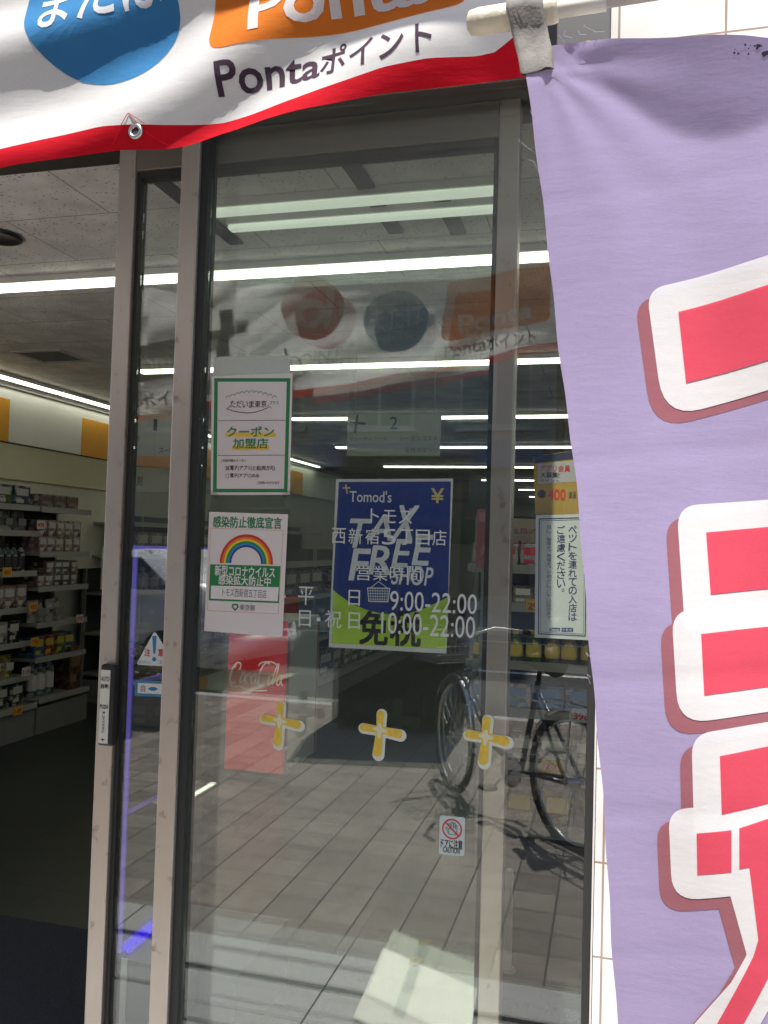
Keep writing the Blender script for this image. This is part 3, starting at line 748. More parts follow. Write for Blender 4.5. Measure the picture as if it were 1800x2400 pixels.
XR = 1690
W1 = rounded([(1396, 628), (1690, 541), (1690, 831), (1434, 905)], [50, 0, 0, 75]); R1 = [(1466, 672), (1690, 604), (1690, 766), (1483, 825)]
W2 = rounded([(1461, 1093), (1690, 1076), (1690, 1360), (1478, 1360)], [50, 0, 0, 0]); R2 = [(1526, 1150), (1690, 1135), (1690, 1270), (1535, 1284)]
W3 = rounded([(1449, 1318), (1690, 1300), (1690, 1537), (1463, 1558)], [48, 0, 0, 62]); R3 = [(1513, 1368), (1690, 1353), (1690, 1483), (1519, 1498)]
W4 = rounded([(1491, 1580), (1690, 1558), (1690, 1800), (1497, 1800)], [50, 0, 0, 0]); R4 = [(1552, 1628), (1690, 1609), (1690, 1730), (1556, 1753)]
W5 = rounded([(1442, 1742), (1690, 1720), (1690, 2125), (1640, 2212), (1600, 2260), (1440, 2260), (1498, 2212), (1577, 2117), (1611, 2057), (1575, 1928), (1451, 1940)], [44, 0, 0, 0, 0, 0, 0, 0, 10, 0, 55])
R5 = [(1502, 1792), (1577, 1786), (1577, 1876), (1504, 1882)]
R6 = [(1594, 1783), (1690, 1760), (1690, 2060), (1659, 2107), (1602, 2212), (1575, 2260), (1515, 2260), (1546, 2212), (1625, 2061), (1636, 2024), (1616, 1868), (1594, 1870)]
def fprint(name, shapes, m_, layer, dx=0, dy=0):
    q = MB()
    for k, sh in enumerate(shapes):
        for x, y in sh: pass
        q.poly([at(x+dx, y+dy, FY) for x, y in sh])
    return part(warp(q, .010, fpt, (-.00045*layer, .00045*layer)), name, m_, t, True)
for k, sh in enumerate((W1, W2, W3, W4, W5)):
    dxy = (-25, 27)
    fprint('print_shadow', [sh], fsha, 1.0+.15*k, *dxy)
    fprint('print_outline', [sh], fwht, 2.2+.2*k)
for sh in (R1, R2, R3, R4, R5, R6): fprint('print_stroke', [sh], fred, 4.0)
# frayed threads
m = MB()
for px_, py_ in ((1146, 330), (1158, 372), (1150, 262), (1215, 108), (1232, 104), (1262, 100), (1282, 96), (1300, 96), (1276, 1418), (1270, 1470), (1252, 1120)):
    a = at(px_+6, py_+4, FY); a = Vector((a.x, FY+fdisp(a.x, a.z), a.z)); b = a+Vector((random.uniform(-.016, -.004), -.002, random.uniform(.0, .016))); c = b+Vector((random.uniform(-.006, .006), 0, random.uniform(-.006, .008)))
    m = MB(); m.tube([a, b, c], .0002, 4); part(m, 'loose_thread', mat('loose threads', (.55, .45, .65), .8), t)
# dark stains along the top edge
m = MB()
for i in range(16):
    px_ = 1585+random.random()*85; py_ = 82+random.random()*22+(1-(px_-1590)/90)*4
    a = at(px_, py_, FY-.036); r = random.uniform(.0006, .0020)*(1.7 if px_ > 1640 else 1)
    pts = [(a.x+r*random.uniform(.5, 1.2)*math.cos(k), 0, a.z+r*random.uniform(.5, 1.2)*math.sin(k)) for k in (0, .8, 1.6, 2.4, 3.2, 4, 4.8, 5.6)]
    m.poly(pts)
part(warp(m, .02, fpt, (-.0006,)), 'stains', mat('dark stains', (.03, .025, .05), .9), t)
# loop of grey webbing over the arm
la, lb = at(1100, 30, FY), at(1130, 172, FY)
web = mat('dirty grey webbing', (.235, .222, .205), .9, var=.45, scale=60, bump=.12, bscale=260)
m = MB(); v = []; f = []
prof = [(0, .030, -.012), (.012, .031, -.022), (.03, .022, -.024), (.06, .0, -.020), (.09, -.03, -.014), (.112, -.052, -.012)]
N1 = 8
arm_c = at(1128, 22, FY)
rows_px = [(1098, 8, 1172, -2), (1096, 22, 1175, 14), (1098, 40, 1176, 34), (1106, 70, 1182, 60), (1112, 100, 1188, 92), (1122, 140, 1196, 128), (1127, 172, 1199, 164)]
dep = [-.012, -.021, -.020, -.012, -.008, -.006, -.006]
for k, (xa_, ya_, xb_, yb_) in enumerate(rows_px):
    for i in range(N1+1):
        u = i/N1; x = xa_+(xb_-xa_)*u; y = ya_+(yb_-ya_)*u
        p = at(x, y, FY); e = .003*math.sin(u*7+k)+.0015*math.sin(k*3.1+u*15); dd = dep[k]
        if k >= 5: dd = min(dd, fdisp(p.x, p.z)-.004) 
        v.append((p.x, FY+dd+e*.5, p.z))
for k in range(len(rows_px)-1):
    for i in range(N1): f.append((k*(N1+1)+i, k*(N1+1)+i+1, (k+1)*(N1+1)+i+1, (k+1)*(N1+1)+i))
back = [(x, y+.030 if z > ZTOP+.02 else y+.006, z) for x, y, z in v]; n0 = len(v)
m.add(v, f); m.add(back, f)
for k in range(len(rows_px)-1):
    for i in (0, N1):
        a = k*(N1+1)+i; b = (k+1)*(N1+1)+i; m.f.append((a, b, b+n0, a+n0))
for i in range(N1): m.f.append((i, i+1, i+1+n0, i+n0))
part(m, 'loop', web, t, True)
# --- arm and mast
t = thing('flag_pole', 'weathered cream flag arm with a rounded end cap, on a mast', 'pole', (.55, FY, 0))
cream = mat('cream painted tube', (.72, .66, .52), .45, var=.2, scale=35, bump=.15, bscale=80)
a0, a1, a2 = at(1016, 50, FY), at(1205, 20, FY), at(1310, 4, FY); dr = (a1-a0).normalized(); a3 = a0+dr*((.55-a0.x)/dr.x)
m = MB(); m.tube([a0-dr*.004, a0, a0+dr*.012, a0+dr*.03, a1-dr*.006, a1], [.008, .0145, .0165, .0165, .0165, .0150], 16); part(m, 'sleeve', cream, t, True)
m = MB(); m.tube([a1-dr*.02, a2], .0105, 14); part(m, 'arm', mat('bone white tube', (.80, .76, .66), .4, var=.1), t, True)
m = MB(); m.tube([a2-dr*.004, a3], .0075, 12); part(m, 'arm_extension', mat('pale tube', (.75, .68, .63), .4, var=.1), t, True)
m = MB(); m.tube([(.55, FY, 0), (.55, FY, a3.z+.04)], .014, 14); part(m, 'mast', white_paint, t, True)
m = MB()
for k in range(16):
    a = at(1003+random.random()*34, 34+random.random()*28, FY); r = random.uniform(.0010, .0028)
    m.poly([(a.x+r*random.uniform(.5, 1.1)*math.cos(q), FY-.0166+.0002*k, a.z+r*.6*random.uniform(.5, 1.1)*math.sin(q)) for q in (0, .9, 1.8, 2.7, 3.6, 4.5, 5.4)])

# ================================================================== things stuck on the glass
# --- blue and lime tax-free poster, inside the fixed pane
PY_ = 2.0075
A3 = [(726, 1035), (979, 1034), (964, 1412), (710, 1398)]
t = sheet(A3, PY_, .0006).build('poster', paper); tag(t, 'blue and lime TAX FREE poster taped inside the glass', 'poster')
L = lambda n: PY_-.0003*n
m = MB(); arc = [(719, 1274), (735, 1287), (760, 1304), (790, 1317), (822, 1325), (850, 1327), (885, 1324), (915, 1315), (945, 1301), (968, 1290)]
quad(m, [(732, 1041), (974, 1040)]+[(968, 1290)]+list(reversed(arc))[1:], L(1)); part(m, 'blue_field', navy, t)
m = MB(); quad(m, arc+[(963, 1402), (716, 1390)], L(1)); part(m, 'lime_field', lime, t)
m = MB(); txt(m, "Tomod's", 755, 1061, 846, 1084, L(2), .012)
txt(m, 'T', 755, 1122, 803, 1182, L(2), .03, .25); txt(m, 'A', 793, 1112, 848, 1166, L(2), .03, .2); txt(m, 'X', 846, 1093, 905, 1164, L(2), .03, .35)
txt(m, 'F', 754, 1187, 800, 1252, L(2), .04, .15); txt(m, 'R', 796, 1180, 846, 1240, L(2), .03, .15); txt(m, 'E', 846, 1166, 890, 1224, L(2), .03, .2); txt(m, 'E', 890, 1156, 936, 1220, L(2), .03, .2)
txt(m, 'SHOP', 845, 1226, 936, 1262, L(2), .02, .2)
line(m, [(794, 1270), (797, 1299), (838, 1300), (842, 1271), (794, 1270)], 2.2, L(2))
for k in range(1, 5): line(m, [(794+k*.6, 1270+k*6), (842-k*.6, 1271+k*6)], 1.1, L(2.2))
for k in range(1, 9): line(m, [(794+k*5.4, 1270), (797+k*4.8, 1299)], 1.1, L(2.4))
line(m, [(800, 1270), (818, 1256), (836, 1270)], 1.5, L(2)); part(m, 'white_lettering', vinyl_white, t)
m = MB(); txt(m, '¥', 931, 1055, 959, 1086, L(2), .03); line(m, [(741, 1054), (756, 1054)], 3.5, L(2)); line(m, [(747, 1047), (750, 1066)], 3.5, L(2.3)); part(m, 'yellow_lettering', mat('pale gold print', (.75, .62, .22), .5), t)
m = MB(); txt(m, '免', 776, 1323, 838, 1390, L(2), .045); txt(m, '税', 843, 1324, 909, 1393, L(2), .045); part(m, 'black_lettering', ink, t)
m = MB(); sheet([(744, 1018), (815, 1024), (812, 1040), (742, 1040)], PY_+.001, .0003, m); sheet([(930, 1021), (970, 1022), (968, 1040), (930, 1040)], PY_+.001, .0003, m); part(m, 'tape', clear, t)

# --- green framed coupon notice, outside
QY = 1.9945
t = sheet([(457, 812), (632, 806), (626, 1069), (455, 1069)], QY, .0006).build('notice', mat('warm white paper', (.74, .68, .64), .55, var=.04)); tag(t, 'green framed coupon shop notice, upper of two sheets on the pane', 'notice')
L = lambda n: QY-.0003*n
m = MB()
rect(m, 463, 817, 627, 824.5, L(1)); rect(m, 460, 1056, 621, 1063.5, L(1)); quad(m, [(463, 824.5), (470.5, 824.5), (468, 1056), (460, 1056)], L(1)); quad(m, [(619.5, 824.5), (627, 824.5), (621, 1056), (613.5, 1056)], L(1))
txt(m, 'クーポン', 490, 921, 592, 943, L(3), .03); txt(m, '加盟店', 503, 947, 579, 969, L(3), .03)
for k in range(11):
    x = 488+k*10; y = 859-13*math.sin(PI*(k+.5)/11); line(m, [(x, y+2), (x+3, y-2), (x+7, y-2), (x+9, y+1)], 1.2, L(2))
part(m, 'green_print', green, t)
m = MB(); rect(m, 487, 935, 595, 943.5, L(2)); rect(m, 501, 963, 581, 972, L(2)); part(m, 'yellow_marker', yellow, t)
m = MB()
for i, ch in enumerate('ただいま東京'): txt(m, ch, 497+i*13.4, 866-abs(i-2.5)*.4, 509+i*13.4, 881-abs(i-2.5)*.4, L(2), .01)
txt(m, 'プラス', 582, 866, 602, 874, L(2)); line(m, [(489, 884), (497, 877)], 1.2, L(2)); line(m, [(490, 883), (505, 888), (520, 891), (534, 892), (550, 891), (566, 886), (580, 880)], 1.6, L(2)); line(m, [(578, 875), (585, 881)], 1.2, L(2.2))
line(m, [(471, 909), (617, 908)], 1, L(2)); line(m, [(470, 984), (616, 983)], 1, L(2))
txt(m, 'ご利用可能なクーポン', 477, 992, 532, 998, L(2), .01); txt(m, '電子(アプリ)と紙(両方可)', 497, 1006, 594, 1017, L(2), .02); txt(m, '電子(アプリ)のみ', 497, 1023, 560, 1033, L(2), .02); txt(m, 'ご利用いただけます', 555, 1040, 604, 1046, L(2), .01)
for y in (1007, 1024): line(m, [(488, y), (494, y), (494, y+8), (488, y+8), (488, y)], .8, L(2))
line(m, [(487, 1007), (496, 1016)], 1, L(2.2)); line(m, [(496, 1006), (487, 1016)], 1, L(2.4))
part(m, 'black_print', ink, t)
m = MB(); sheet([(462, 772), (627, 768), (627, 806), (460, 811)], QY, .0004, m); part(m, 'tape', mat('milky tape', (.50, .54, .48), .5, var=.08, scale=60), t)
for cx_, cy_, an in ((459, 1066, .5), (623, 1066, -.5)):
    m = MB(); ca_, sa_ = math.cos(an), math.sin(an); sheet([(cx_+u*ca_-v_*sa_, cy_+u*sa_+v_*ca_) for u, v_ in ((-14, -5), (14, -5), (14, 5), (-14, 5))], QY-.0016, .0003, m); part(m, 'tape', clear, t)
m = MB(); sheet([(455, 1070), (618, 1070), (616, 1096), (454, 1098)], QY+.0008, .0003, m); part(m, 'sleeve', clear, t)

# --- rainbow notice, outside
t = sheet([(452, 1105.5), (622, 1111), (610, 1376), (441, 1363)], QY, .0006).build('notice', mat('white notice paper', (.78, .72, .69), .5, var=.03)); tag(t, 'rainbow infection prevention notice, lower of two sheets on the pane', 'notice')
m = MB(); txt(m, '感染防止徹底宣言', 460, 1118, 609, 1139, L(1), .035)
quad(m, [(454, 1219), (606, 1223), (602, 1303), (451, 1297)], L(1)); 
line(m, [(503, 1306), (512, 1306), (514, 1311), (508, 1318), (502, 1311), (503, 1306)], 3.5, L(1)); part(m, 'green_print', green, t)
cols = [((.62, .03, .02), 65.5, 60), ((.80, .20, .02), 60, 55), ((.82, .60, .04), 55, 50), ((.02, .25, .08), 50, 45), ((.03, .25, .55), 45, 41), ((.03, .04, .22), 41, 36.5)]
for k, (c_, r1, r0) in enumerate(cols):
    m = MB(); disc(m, 531.5, 1216.5, r1, L(1), 30, r0, -.02, PI+.03); part(m, 'rainbow_band', mat('rainbow ink %d' % k, c_, .5), t)
m = MB(); txt(m, '新型コロナウイルス', 464, 1225.5, 594, 1243, L(2), .025); txt(m, '感染拡大防止中', 472, 1246.5, 585, 1262, L(2), .025)
quad(m, [(456, 1265), (602.5, 1268.5), (599.5, 1299), (455, 1293)], L(2)); part(m, 'white_print', mat('white ink', (.82, .78, .75), .5, var=.02), t)
m = MB(); txt(m, 'トモズ西新宿五丁目店', 480, 1274, 576, 1288, L(3), .0); txt(m, '東京都', 517.5, 1307, 551, 1318, L(2), .0); part(m, 'grey_print', grey_ink, t)
m = MB(); line(m, [(455, 1141), (612, 1146), (601, 1326), (448, 1319), (455, 1141)], .9, L(.5)); part(m, 'orange_rule', mat('orange rule', (.75, .30, .16), .5), t)
m = MB(); sheet([(449, 1097), (628, 1100), (615, 1386), (434, 1372)], QY+.0009, .0003, m); part(m, 'sleeve', clear, t)

# --- opening hours in white vinyl letters on the outer face
VY = 1.9953
t = thing('window_lettering', 'white vinyl shop name and opening hours lettered on the glass', 'lettering', at(840, 1230, VY))
m = MB(); txt(m, 'トモズ', 800, 1097, 893, 1130, VY); part(m, 'shop_name', vinyl_hours, t)
m = MB()
for i, ch in enumerate('西新宿5丁目店'): txt(m, ch, 716+i*36.3, 1141+i*.7, 747+i*36.3, 1174+i*.7, VY)
part(m, 'branch_name', vinyl_hours, t)
m = MB()
for i, ch in enumerate('営業時間'): txt(m, ch, 769+i*36.5, 1222+i*.6, 801+i*36.5, 1253+i*.6, VY)
part(m, 'heading', vinyl_hours, t)
for body, box in (('平', (643, 1268, 679, 1306)), ('日', (752, 1275, 778, 1308)), ('9:00-22:00', (842, 1284, 1031, 1318)), ('日', (645, 1319, 672, 1353)), ('・', (684, 1334, 692, 1342)), ('祝', (702, 1320, 738, 1355)), ('日', (752, 1324, 778, 1358)), ('10:00-22:00', (823, 1332, 1027, 1368))):
    m = MB()
    if body == '・': rect(m, *box, VY)
    else: txt(m, body, *box, VY, 0)
    part(m, 'hours' if ':' in body else 'day_character', vinyl_hours, t)

# --- yellow cross stickers
for i, (cx, cy, wh) in enumerate(((603.7, 1556, 'below the rainbow notice'), (820, 1576, 'below the blue poster'), (1049, 1591, 'on the right over the door stile'))):
    s = 1.0+.04*i; m = MB(); w_ = MB(); z_ = MB(); Yq = 1.9953
    arms = [(2, -34, 7.5, 8.5), (-36, -5, 7.5, 8), (41, 10, 8, 9.5), (-5, 50, 8, 10)]
    for k, (dx, dy, r0, r1) in enumerate(arms):
        capsule(w_, cx+3*s, cy+4*s, cx+(dx+2.5)*s, cy+(dy+2.5)*s, (r0+2.6)*s, (r1+3.0)*s, Yq+.00003*k)
        capsule(m, cx+dx*.2*s, cy+dy*.2*s, cx+dx*.93*s, cy+dy*.93*s, (r0-.3)*s*.95, (r1-.2)*s, Yq-.0004+.00003*k)
        capsule(z_, cx, cy, cx+dx*.30*s, cy+dy*.30*s, 6.0*s, 3.4*s, Yq-.0006+.00003*k)
    t = w_.build('cross_sticker', mat('pale sticker edge', (.66, .70, .58), .5, var=.05)); tag(t, 'yellow cross sticker on the glass %s' % wh, 'sticker', 'yellow cross stickers across the glass')
    part(m, 'yellow_petals', mat('sticker yellow', (.74, .52, .06), .5, var=.25, scale=90), t); part(z_, 'pale_centre', mat('sticker cream', (.72, .70, .46), .5), t)

# --- hand caution sticker
t = sheet(rounded([(950, 1761), (1005, 1766), (1003, 1850), (948, 1845)], 5, 3), VY, .0005).build('caution_sticker', mat('pale mint sticker', (.52, .60, .56), .5)); tag(t, 'small door caution sticker with a crossed-out hand', 'sticker')
L = lambda n: VY-.0003*n
m = MB(); disc(m, 976.5, 1791, 21.5, L(1), 30, 18); line(m, [(963, 1777), (990, 1806)], 3.4, L(3)); part(m, 'red_print', mat('sticker red', (.55, .05, .06), .5), t)
m = MB(); line(m, [(970, 1802), (968, 1790), (964, 1786), (963, 1789), (967, 1797), (971, 1803), (984, 1803), (987, 1796), (987, 1783), (984, 1783), (984, 1790), (983, 1778), (980, 1778), (980, 1789), (978, 1776), (975, 1776), (975, 1789), (972, 1779), (970, 1780), (971, 1792)], 1.3, L(2)); part(m, 'hand_outline', mat('sticker green', (.06, .22, .16), .5), t)
m = MB(); txt(m, 'ドアに注意', 952, 1816, 999, 1830, L(1), .03); txt(m, 'CAUTION', 957, 1833, 993, 1840.5, L(1), .03); part(m, 'black_print', ink, t)

# --- triangle and blue stickers on the sliding leaf
TY = LY-.0045
t = sheet(rounded([(334, 1362), (380, 1440), (294, 1436)], 5, 3), TY, .0004).build('warning_sticker', mat('pale blue white sticker', (.84, .88, .88), .5)); tag(t, 'white triangular warning sticker with a blue exclamation mark', 'sticker')
L = lambda n: TY-.0003*n
m = MB(); quad(m, [(329, 1374), (338, 1374), (336, 1412), (331, 1412)], L(1)); disc(m, 333, 1424, 5.5, L(1), 16); txt(m, '指をはさまないよう', 299, 1427, 326, 1433, L(1), .0); txt(m, 'ご注意下さい', 340, 1428, 370, 1434, L(1), .0); part(m, 'blue_print', blue, t)
for ch, x0, x1 in (('注', 312, 325), ('意', 341, 355)): m = MB(); txt(m, ch, x0, 1402, x1, 1417, L(1), .035); part(m, 'red_character', red, t)
t = sheet([(291.5, 1469), (384, 1473), (383, 1507), (290.5, 1503)], TY, .0004).build('automatic_door_sticker', mat('blue sticker', (.06, .30, .48), .5)); tag(t, 'blue bordered automatic door sticker below the triangle', 'sticker')
m = MB(); quad(m, [(298, 1475), (378, 1479), (377, 1501), (297, 1497)], L(1)); part(m, 'white_field', vinyl_white, t)
m = MB(); txt(m, '自', 304, 1480, 314, 1494, L(2), .01); txt(m, '動', 362, 1482, 373, 1497, L(2), .01); part(m, 'grey_print', grey_ink, t)
m = MB(); quad(m, [(319, 1488), (326, 1484), (334, 1484), (342, 1488.5), (334, 1492.5), (326, 1492)], L(2)); part(m, 'blue_print', blue, t)

# --- pet notice and yellow poster behind the right end of the pane
t = sheet([(1157.6, 1113), (1275, 1110), (1271, 1383), (1155, 1377)], PY_, .0006).build('notice', mat('grey white paper', (.55, .57, .53), .55)); tag(t, 'white notice with vertical writing asking to leave pets outside', 'notice')
L = lambda n: PY_-.0003*n
m = MB(); line(m, [(1165, 1121), (1268, 1118), (1264, 1374), (1163, 1369), (1165, 1121)], 2.2, L(1)); line(m, [(1169, 1125), (1264, 1122), (1260, 1370), (1167, 1365), (1169, 1125)], .8, L(1.3))
column(m, 'ペットを連れての入店は', 1228, 1135, 1246, 1342, L(1), .02); column(m, 'ご遠慮ください。', 1203, 1135, 1221, 1290, L(1), .02)
rect(m, 1187, 1356, 1210, 1364, L(1)); rect(m, 1213, 1356, 1238, 1365, L(1)); part(m, 'navy_print', mat('navy ink', (.03, .045, .12), .5), t)
m = MB(); column(m, '但し、盲導犬・聴導犬・介助犬については除きます。', 1181, 1134, 1191, 1348, L(1), .0); part(m, 'grey_print', mat('slate ink', (.08, .11, .12), .5), t)
m = MB(); txt(m, "Tomod's", 1189, 1358, 1208, 1362.5, L(2)); txt(m, 'トモズ', 1216, 1358, 1235, 1363, L(2)); part(m, 'white_print', vinyl_white, t)
t = sheet([(1152, 985), (1250, 972), (1256, 1111), (1156, 1112)], PY_+.02, .0006).build('poster', mat('ochre poster paper', (.42, .27, .05), .55, var=.12, scale=60)); tag(t, 'ochre poster showing 400 above the pet notice', 'poster')
L = lambda n: PY_+.02-.0003*n
m = MB(); quad(m, [(1153, 986), (1250, 973), (1250, 990), (1155, 1001)], L(1)); disc(m, 1170, 1067, 9, L(1), 16); part(m, 'navy_band', mat('dull navy', (.03, .035, .08), .5), t)
m = MB(); quad(m, [(1161, 1002), (1250, 994), (1252, 1040), (1163, 1045)], L(1)); part(m, 'pale_panel', mat('dull white', (.42, .40, .38), .6), t)
m = MB(); txt(m, 'アプリ会員', 1166, 1005, 1232, 1019, L(2), .02); txt(m, '400', 1184, 1057, 1222, 1080, L(2), .03); part(m, 'red_print', red, t)
m = MB(); txt(m, '大募集!', 1167, 1020, 1208, 1032, L(2), .02); txt(m, 'ポイント', 1166, 1035, 1208, 1042, L(2)); txt(m, '進呈', 1228, 1062, 1245, 1076, L(2)); part(m, 'black_print', ink, t)
m = MB(); line(m, [(1152, 985), (1200, 982), (1250, 972)], 1.6, L(1.5)); part(m, 'top_edge', rubber, t)

# ================================================================== inside the shop
CZ = 2.70
vin = gridmat('dark green vinyl floor', (.024, .033, .026), (.010, .012, .010), .45, .45, .004, .34, .12, bump=.15, nscale=7)
m = MB(); m.box(-5.4, 5, 2.2, 24, -.16, 0); m.box(-9, 5, 1.97, 2.2, -.16, -.002); struct(m, 'shop_floor', vin)
m = MB(); m.box(-4.2, .2, 2.2, 2.87, .001, .009, .002); tag(m.build('door_mat', mat('charcoal door mat', (.036, .039, .050), .95, var=.75, scale=150, bump=.8, bscale=300)), 'charcoal ribbed mat on the floor inside the door', 'mat')
ceil = gridmat('acoustic ceiling tiles', (.88, .84, .80), (.34, .33, .31), .91, .455, .0028, .9, .015, offset=.5, bump=.2, speck=(52, .19, (.36, .33, .31)), nscale=5)
m = MB(); m.box(-5.4, 5, 2.19, 24, CZ, CZ+.1); struct(m, 'shop_ceiling', ceil)
wallw = mat('off white shop wall', (.60, .59, .52), .7, var=.04)
m = MB(); m.box(-5.4, 5, 23.9, 24, 0, CZ); m.box(4.9, 5, 2.4, 23.9, 0, CZ); m.box(-4.80, -4.70, 2.2, 23.9, 0, CZ); m.box(-4.70, -3.61, 2.19, 2.25, 0, CZ)
struct(m, 'shop_interior_wall', wallw)
# bulkhead on the left wall with white and orange panels
WX = -4.5
def wz(px_, py_): return atX(px_, py_, WX).z
zo1 = wz(0, 858); zo0 = wz(0, 953); zc0 = wz(0, 1033); e1 = atX(19, 900, WX).y; e2 = atX(176, 950, WX).y
t = thing('wall_bulkhead', 'orange and white panelled bulkhead above the left wall shelves', 'bulkhead', (WX, 5, 1.8))
m = MB(); m.box(-4.699, WX, 2.3, 14, zo0, zo1+.09); part(m, 'board', mat('grey white board', (.86, .86, .78), .7, var=.03), t)
pan_o = mat('orange wall panel', (.85, .40, .02), .5, var=.05)
for ya, yb in ((4.0, e1), (e2, e2+2.6), (11, 12)):
    m = MB(); m.box(WX+.001, WX+.006, ya, yb, zo0, zo1); part(m, 'orange_panel', pan_o, t)
m = MB(); m.box(WX-.14, WX+.04, 2.3, 7.02, zc0, zo0-.012); part(m, 'cream_fascia', mat('cream fascia', (.80, .78, .52), .6, var=.04), t)
m = MB(); m.box(WX-.14, WX+.05, 2.3, 7.2, zo0-.011, zo0-.001); part(m, 'shadow_gap', rubber, t)
m = MB(); m.box(-4.699, WX+.02, 2.3, 14, zo1+.091, zo1+.101); part(m, 'cornice', mat('grey trim', (.25, .25, .24), .6), t)

m = MB(); m.box(-4.69, -4.505, 2.3, 7.0, 1.2, zc0-.001); part(m, 'painted_light_board', mat('pale tone for shelf light', (.85, .83, .68), .6, var=.04), t)  # pale board put in to imitate light falling below the fascia
# ceiling lights
tube = mat('fluorescent tube', (.9, .9, .85), .4, emit=(1.0, 1.0, .84), estr=2.3)
tube_dim = mat('dim fluorescent tube', (.9, .9, .85), .4, emit=(.93, 1.0, .85), estr=.34)  # weaker glow for the two soft streaks just inside the door
fitm = mat('white lamp fitting', (.75, .75, .72), .5)
def lamp(x0, x1, y, label, group='ceiling light strips across the shop', w=.05, z=CZ, tm=None):
    t = thing('ceiling_light', label, 'light', ((x0+x1)/2, y, z-.001), 0, group)
    h = (x1-x0)/2
    m = MB(); m.box(-h, h, -w, w, -.030, 0, .003); m.build('housing', fitm, t)
    m = MB(); m.box(-h+.004, h-.004, -w*.78, w*.78, -.048, -.0305, .006); m.build('diffuser', tm or tube, t)
    return t
OR = ['first', 'second', 'third', 'fourth', 'fifth', 'sixth', 'seventh', 'eighth', 'ninth', 'tenth', 'eleventh']
lamp(-1.45, -.37, 2.715, 'front tube of the short double light just inside the door', w=.032, tm=tube_dim); lamp(-1.40, -.37, 2.865, 'rear tube of the short double light just inside the door', w=.028, tm=tube_dim)
lx0 = [-4.1, -3.23, -2.97, -3.28, -3.33, -2.2, -1.8, -1.8, -1.8]
for i, y in enumerate((3.38, 5.29, 7.55, 9.87, 12.35, 14.8, 17.2, 19.6, 22)):
    lamp(lx0[i], 4.5, y, '%s long ceiling light strip counting back from the door' % OR[i])
t = thing('ceiling_light', 'long light strip running into the shop along the left wall', 'light', (-4.42, 7, CZ-.001), 0, 'ceiling light strips along the walls')
for i in range(6):
    y0 = -4.2+i*1.62
    m = MB(); m.box(-.035, .035, y0, y0+1.6, -.03, 0, .003); m.build('housing', fitm, t)
    m = MB(); m.box(-.025, .025, y0+.01, y0+1.59, -.047, -.0305, .005); m.build('diffuser', tube, t)
# ceiling fittings
dl = atZ(12, 508, CZ)
t = thing('downlight', 'round unlit black downlight set in the ceiling at left', 'light', (dl.x-.03, dl.y, CZ-.001))
m = MB(); m.lathe([(.055, -.002), (.095, -.002), (.098, -.006), (.085, -.012), (.058, -.008)], (0, 0, 0), 32); m.build('rim', mat('black rim', (.012, .012, .012), .4), t, True)
m = MB(); m.lathe([(.054, -.004), (.02, -.003)], (0, 0, 0), 24); m.build('lens', mat('dark lens', (.006, .006, .007), .3), t)
va = [atZ(*p, CZ) for p in ((22, 757), (128, 752), (200, 776), (108, 783))]
vx0, vx1, vy0, vy1 = -3.84, -3.46, 4.70, 5.05
t = thing('ceiling_vent', 'square grey air vent in the ceiling above the left shelves', 'vent', ((vx0+vx1)/2, (vy0+vy1)/2, CZ-.001))
m = MB(); h = (vx1-vx0)/2; q = (vy1-vy0)/2
for a in ((-h, h, -q, -q+.03), (-h, h, q-.03, q), (-h, -h+.03, -q+.031, q-.031), (h-.03, h, -q+.031, q-.031)): m.box(*a, -.012, 0)
m.build('frame', mat('vent frame', (.42, .41, .39), .5), t)
m = MB()
for k in range(9): m.box(-h+.031, h-.031, -q+.04+k*.031, -q+.054+k*.031, -.01, -.004)
m.box(-h+.031, h-.031, -q+.031, q-.031, -.003, -.001); m.build('slats', mat('vent slats', (.14, .14, .14), .6), t)
for x, y0, y1, wh in ((-1.478, 2.3, 3.10, 'left'), (-.811, 2.3, 3.10, 'middle'), (-.58, 2.78, 3.15, 'right')):
    m = MB(); m.box(x-.029, x+.029, y0, y1, CZ-.012, CZ-.001); tag(m.build('ceiling_slot', mat('dark slot', (.006, .006, .006), .7)), 'dark slot in the ceiling just inside the door, %s of three' % wh, 'ceiling slot', 'dark slots in the ceiling')

